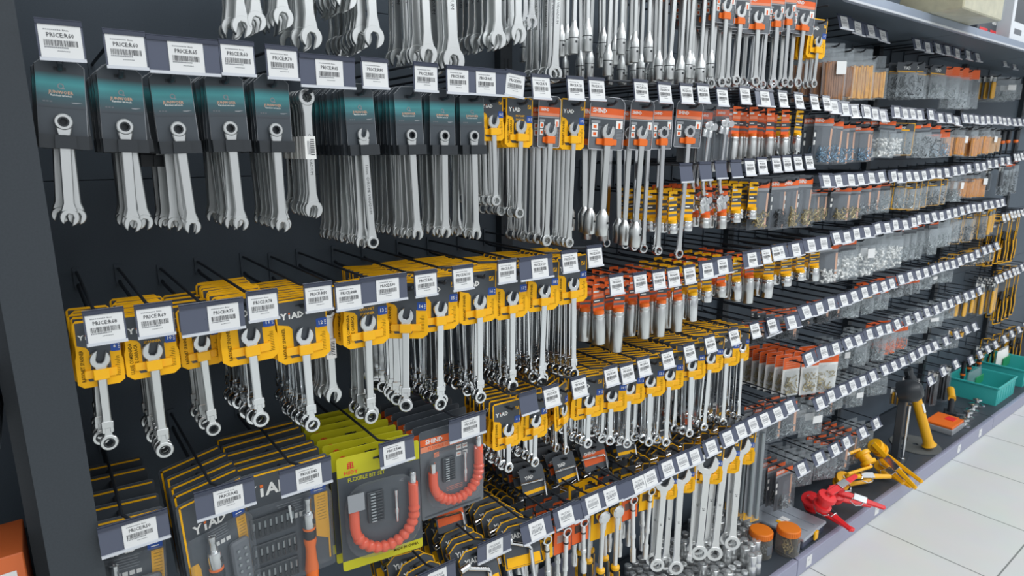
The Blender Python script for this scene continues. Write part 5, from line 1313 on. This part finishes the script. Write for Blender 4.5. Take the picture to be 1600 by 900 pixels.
def organizer(wd, dp):
    bs = MB(); bs.prism(rrect(-wd / 2, wd / 2, 0, .036, .006), 0, dp, 'slate_dark', .004)
    ld = MB(); ld.prism(rrect(-wd / 2 - .004, wd / 2 + .004, .034, .046, .004), -.006, dp + .004, 'frosted_lid', .003)
    for i in range(1, 3): ld.box((-wd / 2 + wd * i / 3, dp / 2, .047), (.004, dp * .9, .003), 'frosted_lid')
    la = MB(); la.prism(rrect(-.013, .013, .012, .044, .003), -.012, -.004, 'yellow_plastic', .002)
    st = MB(); st.box((-.03, dp * .5, .0475), (.05, .03, .0006), 'white_print'); st.box((-.05, dp * .5, .048), (.014, .03, .0006), 'yellow_print')
    return [P_('base', bs), P_('lid', ld, 'translucent grey lid'), P_('latch', la, 'yellow latch'), P_('sticker', st)]
thing_at('organizer_box', organizer(.17, .20), Vector((2.085, .958, DK)), 'grey lidded organizer box with yellow latch on the deck', 'box', None, .06)
# sockets loose on the deck
thing_at('carton', carton_parts(.26, .20, .17), Vector((1.08, 1.06, DK)), 'mauve grey carton on the deck left of the loose sockets', 'carton')
rs = random.Random(5)
def loose_socket(d, L):
    s = MB(); r = d / 2; s.lathe([(r * .5, L - .01), (r * .55, L), (r * .9, L), (r, L - .0015), (r, L * .62), (r * .92, L * .58), (r * .92, L * .5), (r, L * .46), (r, .001), (r * .95, 0)], 'white_chrome', 18); return s.mesh('socket')
SK = [loose_socket(.022, .034), loose_socket(.026, .036), loose_socket(.027, .072), loose_socket(.030, .080)]
for j in range(8):
    for i in range(17):
        x = 1.40 + i * .0335 + (.016 if j % 2 else 0); y = .985 + j * .036
        if x > 1.80 + .04 * j: continue
        tall = rs.random() < (.55 if i > 9 else .15); k_ = rs.choice((2, 3)) if tall else rs.choice((0, 1))
        o = new('socket', SK[k_], None, Matrix.Translation((x + rs.uniform(-.002, .002), y + rs.uniform(-.002, .002), DK)))
        tag(o, ('long' if tall else 'short') + ' chrome socket on the deck, %s from left in %s rank' % (nth(i + 1), nth(j + 1)), 'socket', 'loose sockets on the deck')
# red and yellow lever tools with round heads
def lever(col, L, arm):
    hd = MB(); mt = Matrix.Rotation(pi / 2, 4, 'X')
    hd.lathe([(.012, -.030), (.030, -.028), (.032, -.024), (.032, -.014), (.024, -.012), (.024, .010), (.032, .012), (.032, .024), (.030, .028), (.012, .030)], col, 26, mt)
    hn = MB(); hn.prism([(.0, -.011), (L * .7, -.010), (L, -.008), (L + .004, 0), (L, .008), (L * .7, .010), (.0, .011)], -.044, -.032, col, .003)
    ar = MB(); mt2 = Matrix.Rotation(radians(arm), 4, 'Y'); ar.prism([(0, -.009), (L * .8, -.008), (L * .8 + .003, 0), (L * .8, .008), (0, .009)], .032, .043, col, .003, mt2)
    cl = MB(); cl.prism(rrect(L * .34, L * .62, -.012, .012, .002), -.048, -.045, 'chrome', .001); cl.prism(rrect(L * .34, L * .62, .010, .013, .001), -.047, -.03, 'chrome', .0005)
    cl.tube([(L * .34, -.046, -.008), (L * .28, -.050, -.026), (L * .40, -.050, -.036), (L * .52, -.048, -.026), (L * .56, -.046, -.010)], .0022, 'chrome', 8)
    cl.lathe([(.007, -.036), (.007, .036)], 'chrome', 12, mt)
    return [P_('round_head', hd), P_('handle', hn), P_('lever_arm', ar), P_('clip', cl, 'chrome clip')]
def lay(u0, v0, u1, v1, z0, z1, col, arm, label, group, spin=0.0):
    a, b_ = at_z(u0, v0, z0), at_z(u1, v1, z1); d = (b_ - a); L = d.length; X_ = d.normalized(); Z_ = Vector((0, 0, 1)); Y_ = Z_.cross(X_).normalized(); Z2 = X_.cross(Y_)
    mt = Matrix((X_, Y_, Z2)).transposed().to_4x4(); mt.translation = a
    put('lever_tool', lever(col, round(L, 3), arm), mt @ Matrix.Rotation(radians(spin), 4, 'X'), label, 'tool', group)
RG, YG = 'red round headed tools', 'yellow round headed tools'
lay(1268, 785, 1334, 839, .135, .115, 'red_plastic', -12, 'red round headed tool whose handle reaches nearest the organizer box', RG, -60)
lay(1306, 773, 1378, 799, .145, .12, 'red_plastic', -10, 'red round headed tool whose handle reaches farthest over the rail', RG, -50)
lay(1288, 783, 1330, 755, .215, .215, 'red_plastic', -14, 'red round headed tool with handle raised on the pile', RG, -70)
lay(1372, 700, 1438, 769, .18, .12, 'yellow_plastic', -8, 'yellow round headed tool whose handle hangs over the rail', YG, -40)
lay(1382, 732, 1418, 764, .12, .105, 'yellow_plastic', -12, 'yellow round headed tool resting low behind the rail', YG, -50)
lay(1316, 752, 1386, 752, .115, .115, 'yellow_plastic', -10, 'yellow round headed tool lying beside the red ones', YG, -60)
lay(1352, 716, 1298, 736, .20, .17, 'yellow_plastic', -12, 'yellow round headed tool with handle pointing back left', YG, -40)
# leaning yellow tube, cutting disc, black stand
a = at_z(1452, 696, DK + .024); b_ = at_y(1424, 596, 1.075)
def tube_tool(L):
    t = MB(); t.lathe([(.030, 0), (.031, .003), (.024, .012), (.0215, .03), (.0215, L - .01), (.020, L)], 'amber_yellow', 26)
    c = MB(); c.lathe([(.0225, L - .012), (.024, L - .008), (.024, L + .02), (.018, L + .03), (.016, L + .06), (.010, L + .064)], 'black_plastic', 22); c.box((.0, .0, L + .05), (.05, .018, .022), 'black_plastic')
    s = MB(); s.prism(rrect(-.008, .008, L * .52, L * .66, .002), -.0232, -.0210, 'white_print')
    return [P_('tube', t), P_('cap', c, 'black cap'), P_('sticker', s)]
d = b_ - a
put('plastic_tube', tube_tool(round(d.length, 3)), Matrix.Translation(a) @ Vector((0, 0, 1)).rotation_difference(d.normalized()).to_matrix().to_4x4(), 'yellow tube with black cap leaning on the deck', 'tube')
g = MB(); g.lathe([(.012, 0), (.105, 0), (.106, .001), (.106, .004), (.105, .005), (.012, .005)], 'disc_grit', 40, cap=False); g.lathe([(.012, 0), (.012, .005)], 'zinc', 40, cap=False)
g2 = MB(); g2.ring(0, 0, .04, .012, -.0002, .0056, 'card_dark', 30, .0003)
p = at_z(1444, 700, DK); p.y = max(p.y, 1.05)
put('cutting_disc', [P_('abrasive', g), P_('paper_ring', shift(g2, 0, 0, .0, rx=-pi / 2), 'dark paper ring')], Matrix.Translation((p.x, p.y, DK + .0005)), 'round grey cutting disc flat under the yellow tube', 'disc')
def stand():
    f = MB(); f.prism(rrect(-.022, .022, 0, .33, .004), 0, .03, 'black_metal', .002); f.box((0, .03, .006), (.13, .12, .012), 'black_metal')
    r = MB(); r.tube([(-.004, -.014, .012), (-.004, -.014, .27)], .006, 'chrome', 14); r.lathe([(.011, .012), (.011, .018), (.007, .020)], 'chrome', 14, Matrix.Translation((-.004, -.014, 0)))
    h = MB(); h.lathe([(.02, -.05), (.045, -.045), (.05, -.01), (.048, .02), (.03, .045), (.01, .05)], 'black_plastic', 24, Matrix.Translation((-.01, -.01, .34)) @ Matrix.Rotation(radians(70), 4, 'X'))
    k_ = MB(); k_.box((.03, -.01, .10), (.012, .02, .012), 'black_plastic'); k_.lathe([(.006, 0), (.006, .02)], 'chrome', 10, Matrix.Translation((.026, -.004, .06)) @ Matrix.Rotation(pi / 2, 4, 'Y'))
    return [P_('frame', f), P_('column', r, 'chrome column'), P_('head_cover', h), P_('clamp', k_)]
thing_at('drill_stand', stand(), at_z(1411, 722, DK) + Vector((0, .02, 0)), 'black drill stand with chrome column beside the yellow tube', 'stand', None, .2)
# teal baskets and what is around them
def basket(wd, dp, h):
    b2 = MB(); t = .004
    for (cx, cy, sx_, sy_) in ((0, -dp / 2, wd, t), (0, dp / 2, wd, t), (-wd / 2, 0, t, dp), (wd / 2, 0, t, dp)): b2.box((cx, cy, h / 2), (sx_, sy_, h), 'teal_plastic', taper=1.0)
    b2.box((0, 0, t / 2), (wd, dp, t), 'teal_plastic')
    r = MB(); o = [(-wd / 2 - .004, -dp / 2 - .004), (wd / 2 + .004, -dp / 2 - .004), (wd / 2 + .004, dp / 2 + .004), (-wd / 2 - .004, dp / 2 + .004)]
    r.tube([(x, y, h) for x, y in o] + [(o[0][0], o[0][1], h)], .006, 'teal_plastic', 8)
    s = MB()
    for i in range(7): s.box((-wd / 2 + wd * (i + .5) / 7, -dp / 2 - .0025, h * .5), (.006, .003, h * .6), 'teal_plastic')
    b2.merge(s)
    return [P_('tub', b2), P_('rim', r)]
q = at_z(1548, 628, DK); thing_at('storage_basket', basket(.30, .24, .10), Vector((q.x + .10, 1.10, DK)), 'nearer teal plastic basket on the deck', 'basket', 'teal baskets')
thing_at('storage_basket', basket(.30, .24, .10), Vector((q.x + .56, 1.10, DK)), 'farther teal plastic basket at the end of the deck', 'basket', 'teal baskets')
def packet_lump(c1, c2, w_, h):
    m1 = MB(); pillow(w_, 0, h, .05, m1, c1); m2 = MB(); m2.prism(rrect(-w_ * .3, w_ * .3, h * .3, h * .7, .004), -.054, -.048, c2, .001); return [P_('wrapper', m1), P_('paper_label', m2)]
thing_at('packet', packet_lump('clear_film', 'green_plastic', .2, .12), Vector((q.x + .10, 1.16, DK + .02)), 'clear packet with green label in the nearer teal basket', 'packet')
thing_at('packet', packet_lump('white_print', 'green_plastic', .2, .15), Vector((q.x + .56, 1.16, DK + .02)), 'white and green packet in the farther teal basket', 'packet')
def toolbox(c1):
    bx = MB(); bx.prism(rrect(-.09, .09, 0, .028, .003), 0, .13, 'card_light', .002)
    tp = MB(); tp.prism(rrect(-.085, .085, .028, .04, .003), .004, .126, c1, .002); tp.box((.03, .05, .0415), (.05, .04, .003), 'red_plastic'); return [P_('tray', bx), P_('cover', tp, 'orange cover')]
q = at_z(1478, 668, DK); thing_at('tool_case', toolbox('orange_plastic'), Vector((q.x, .98, DK)), 'flat orange topped case before the hanging packs', 'case')
def gun(col):
    g = MB(); g.tube([(-.06, 0, .10), (.05, 0, .115)], .018, col, 14); g.tube([(-.05, 0, .10), (-.065, 0, .03)], .014, 'black_plastic', 12); g.box((-.06, 0, .016), (.07, .05, .032), 'black_plastic')
    c = MB(); c.lathe([(.014, 0), (.012, .018), (.006, .03)], 'black_plastic', 14, Matrix.Translation((.05, 0, .115)) @ Matrix.Rotation(pi / 2, 4, 'Y')); return [P_('housing', g), P_('chuck', c)]
q = at_z(1500, 650, DK); thing_at('power_drill', gun('amber_yellow'), Vector((q.x, 1.10, DK)), 'small yellow and black drill behind the chrome clamps', 'drill', None, .4)
def clamp():
    c = MB(); c.lathe([(.012, 0), (.030, .002), (.030, .010), (.012, .013), (.008, .03), (.022, .034), (.022, .042), (.006, .046)], 'chrome', 22); c.box((.03, 0, .02), (.05, .012, .008), 'chrome'); return [P_('body', c)]
for k_, (u, v) in enumerate([(1505, 666), (1511, 654), (1519, 643), (1526, 634)], 1):
    q = at_z(u, v, DK); q.y = max(q.y, .97); thing_at('clamp', clamp(), q, 'stubby chrome clamp on the deck, %s from the orange case' % nth(k_), 'clamp', 'chrome clamps', k_)
# ------------------------------------------------------------------ top shelf stock
TS = 1.879
def wrapped_block():
    b2 = MB(); b2.prism(rrect(-.177, .177, 0, .11, .006), 0, .26, 'wood_pale', .004)
    f = MB(); f.prism(rrect(-.180, .180, -.0008, .113, .008), -.003, .263, 'clear_film', .004); return [P_('block', b2), P_('clear_wrap', f)]
q = at_y(1478, 32, .955); thing_at('wrapped_block', wrapped_block(), Vector((2.585, .832, TS)), 'pale block in clear wrap on the top shelf', 'block')
def carton(wd, dp, h, m1, m2):
    c = MB(); c.prism(rrect(-wd / 2, wd / 2, 0, h, .002), 0, dp, m1, .0015)
    p_ = MB()
    if m2: p_.rect(0, h * .55, wd * .8, h * .5, -.0006, m2); p_.rect(-wd * .2, h * .16, wd * .3, h * .08, -.0006, 'ink_soft')
    return [P_('carton', c)] + ([P_('printed_panel', p_)] if m2 else [])
q = at_y(1575, 55, .95); thing_at('carton', carton(.30, .26, .26, 'carton_white', 'card_dark'), Vector((q.x + .17, .95, TS)), 'white carton at the right end of the top shelf', 'carton')
def darkbox():
    c = MB(); c.prism(rrect(-.13, .13, 0, .14, .003), 0, .2, 'card_dark', .002); p_ = MB()
    for x_ in (-.06, .06): p_.rect(x_, .035, .09, .014, -.0006, 'red_plastic')
    for k_ in range(4): p_.rect(.03 + .012 * k_, .07, .007, .012, -.0006, 'white_print')
    return [P_('carton', c), P_('printed_panel', p_)]
q = at_y(1545, 50, .985); thing_at('carton', darkbox(), Vector((q.x + .045, 1.0, TS)), 'dark carton with red dashes on the top shelf', 'carton')
thing_at('carton', carton(.34, .24, .16, 'panel', None), Vector((2.19, 1.0, TS)), 'plain grey carton left of the wrapped block', 'carton')
# ------------------------------------------------------------------ beyond the end panel on the left
sh = MB()
for z in (.40, .80, 1.10): sh.box((-.45, 1.12, z), (.76, .34, .02), 'black_metal')
struct('trim_20', sh)
q = at_y(18, 880, 1.0)
thing_at('carton', carton(.10, .10, .115, 'carton_orange', 'white_print'), Vector((-.12, .99, .811)), 'orange carton on the dark shelf beyond the end panel', 'carton')
thing_at('carton', carton(.10, .10, .07, 'blue_print', None), Vector((-.12, 1.02, 1.11)), 'blue carton in the dark beyond the end panel', 'carton')
# price stickers on the kick rail
for k_, (u, v) in enumerate([(1265, 871), (1372, 786), (1494, 730), (1529, 693)], 1):
    q = at_y(u, v, .929); s = MB(); s.prism(rrect(-.018, .018, -.020, .020, .002), -.0008, 0, 'paper', .0003); s.text('R20', 0, .004, -.0010, .008, 'ink_soft')
    o = new('price_sticker', s.mesh('price_sticker'), None, Matrix.Translation((q.x, .9298, .036))); tag(o, 'white price sticker on the kick rail, %s from the near end' % nth(k_), 'sticker', 'stickers on the kick rail')
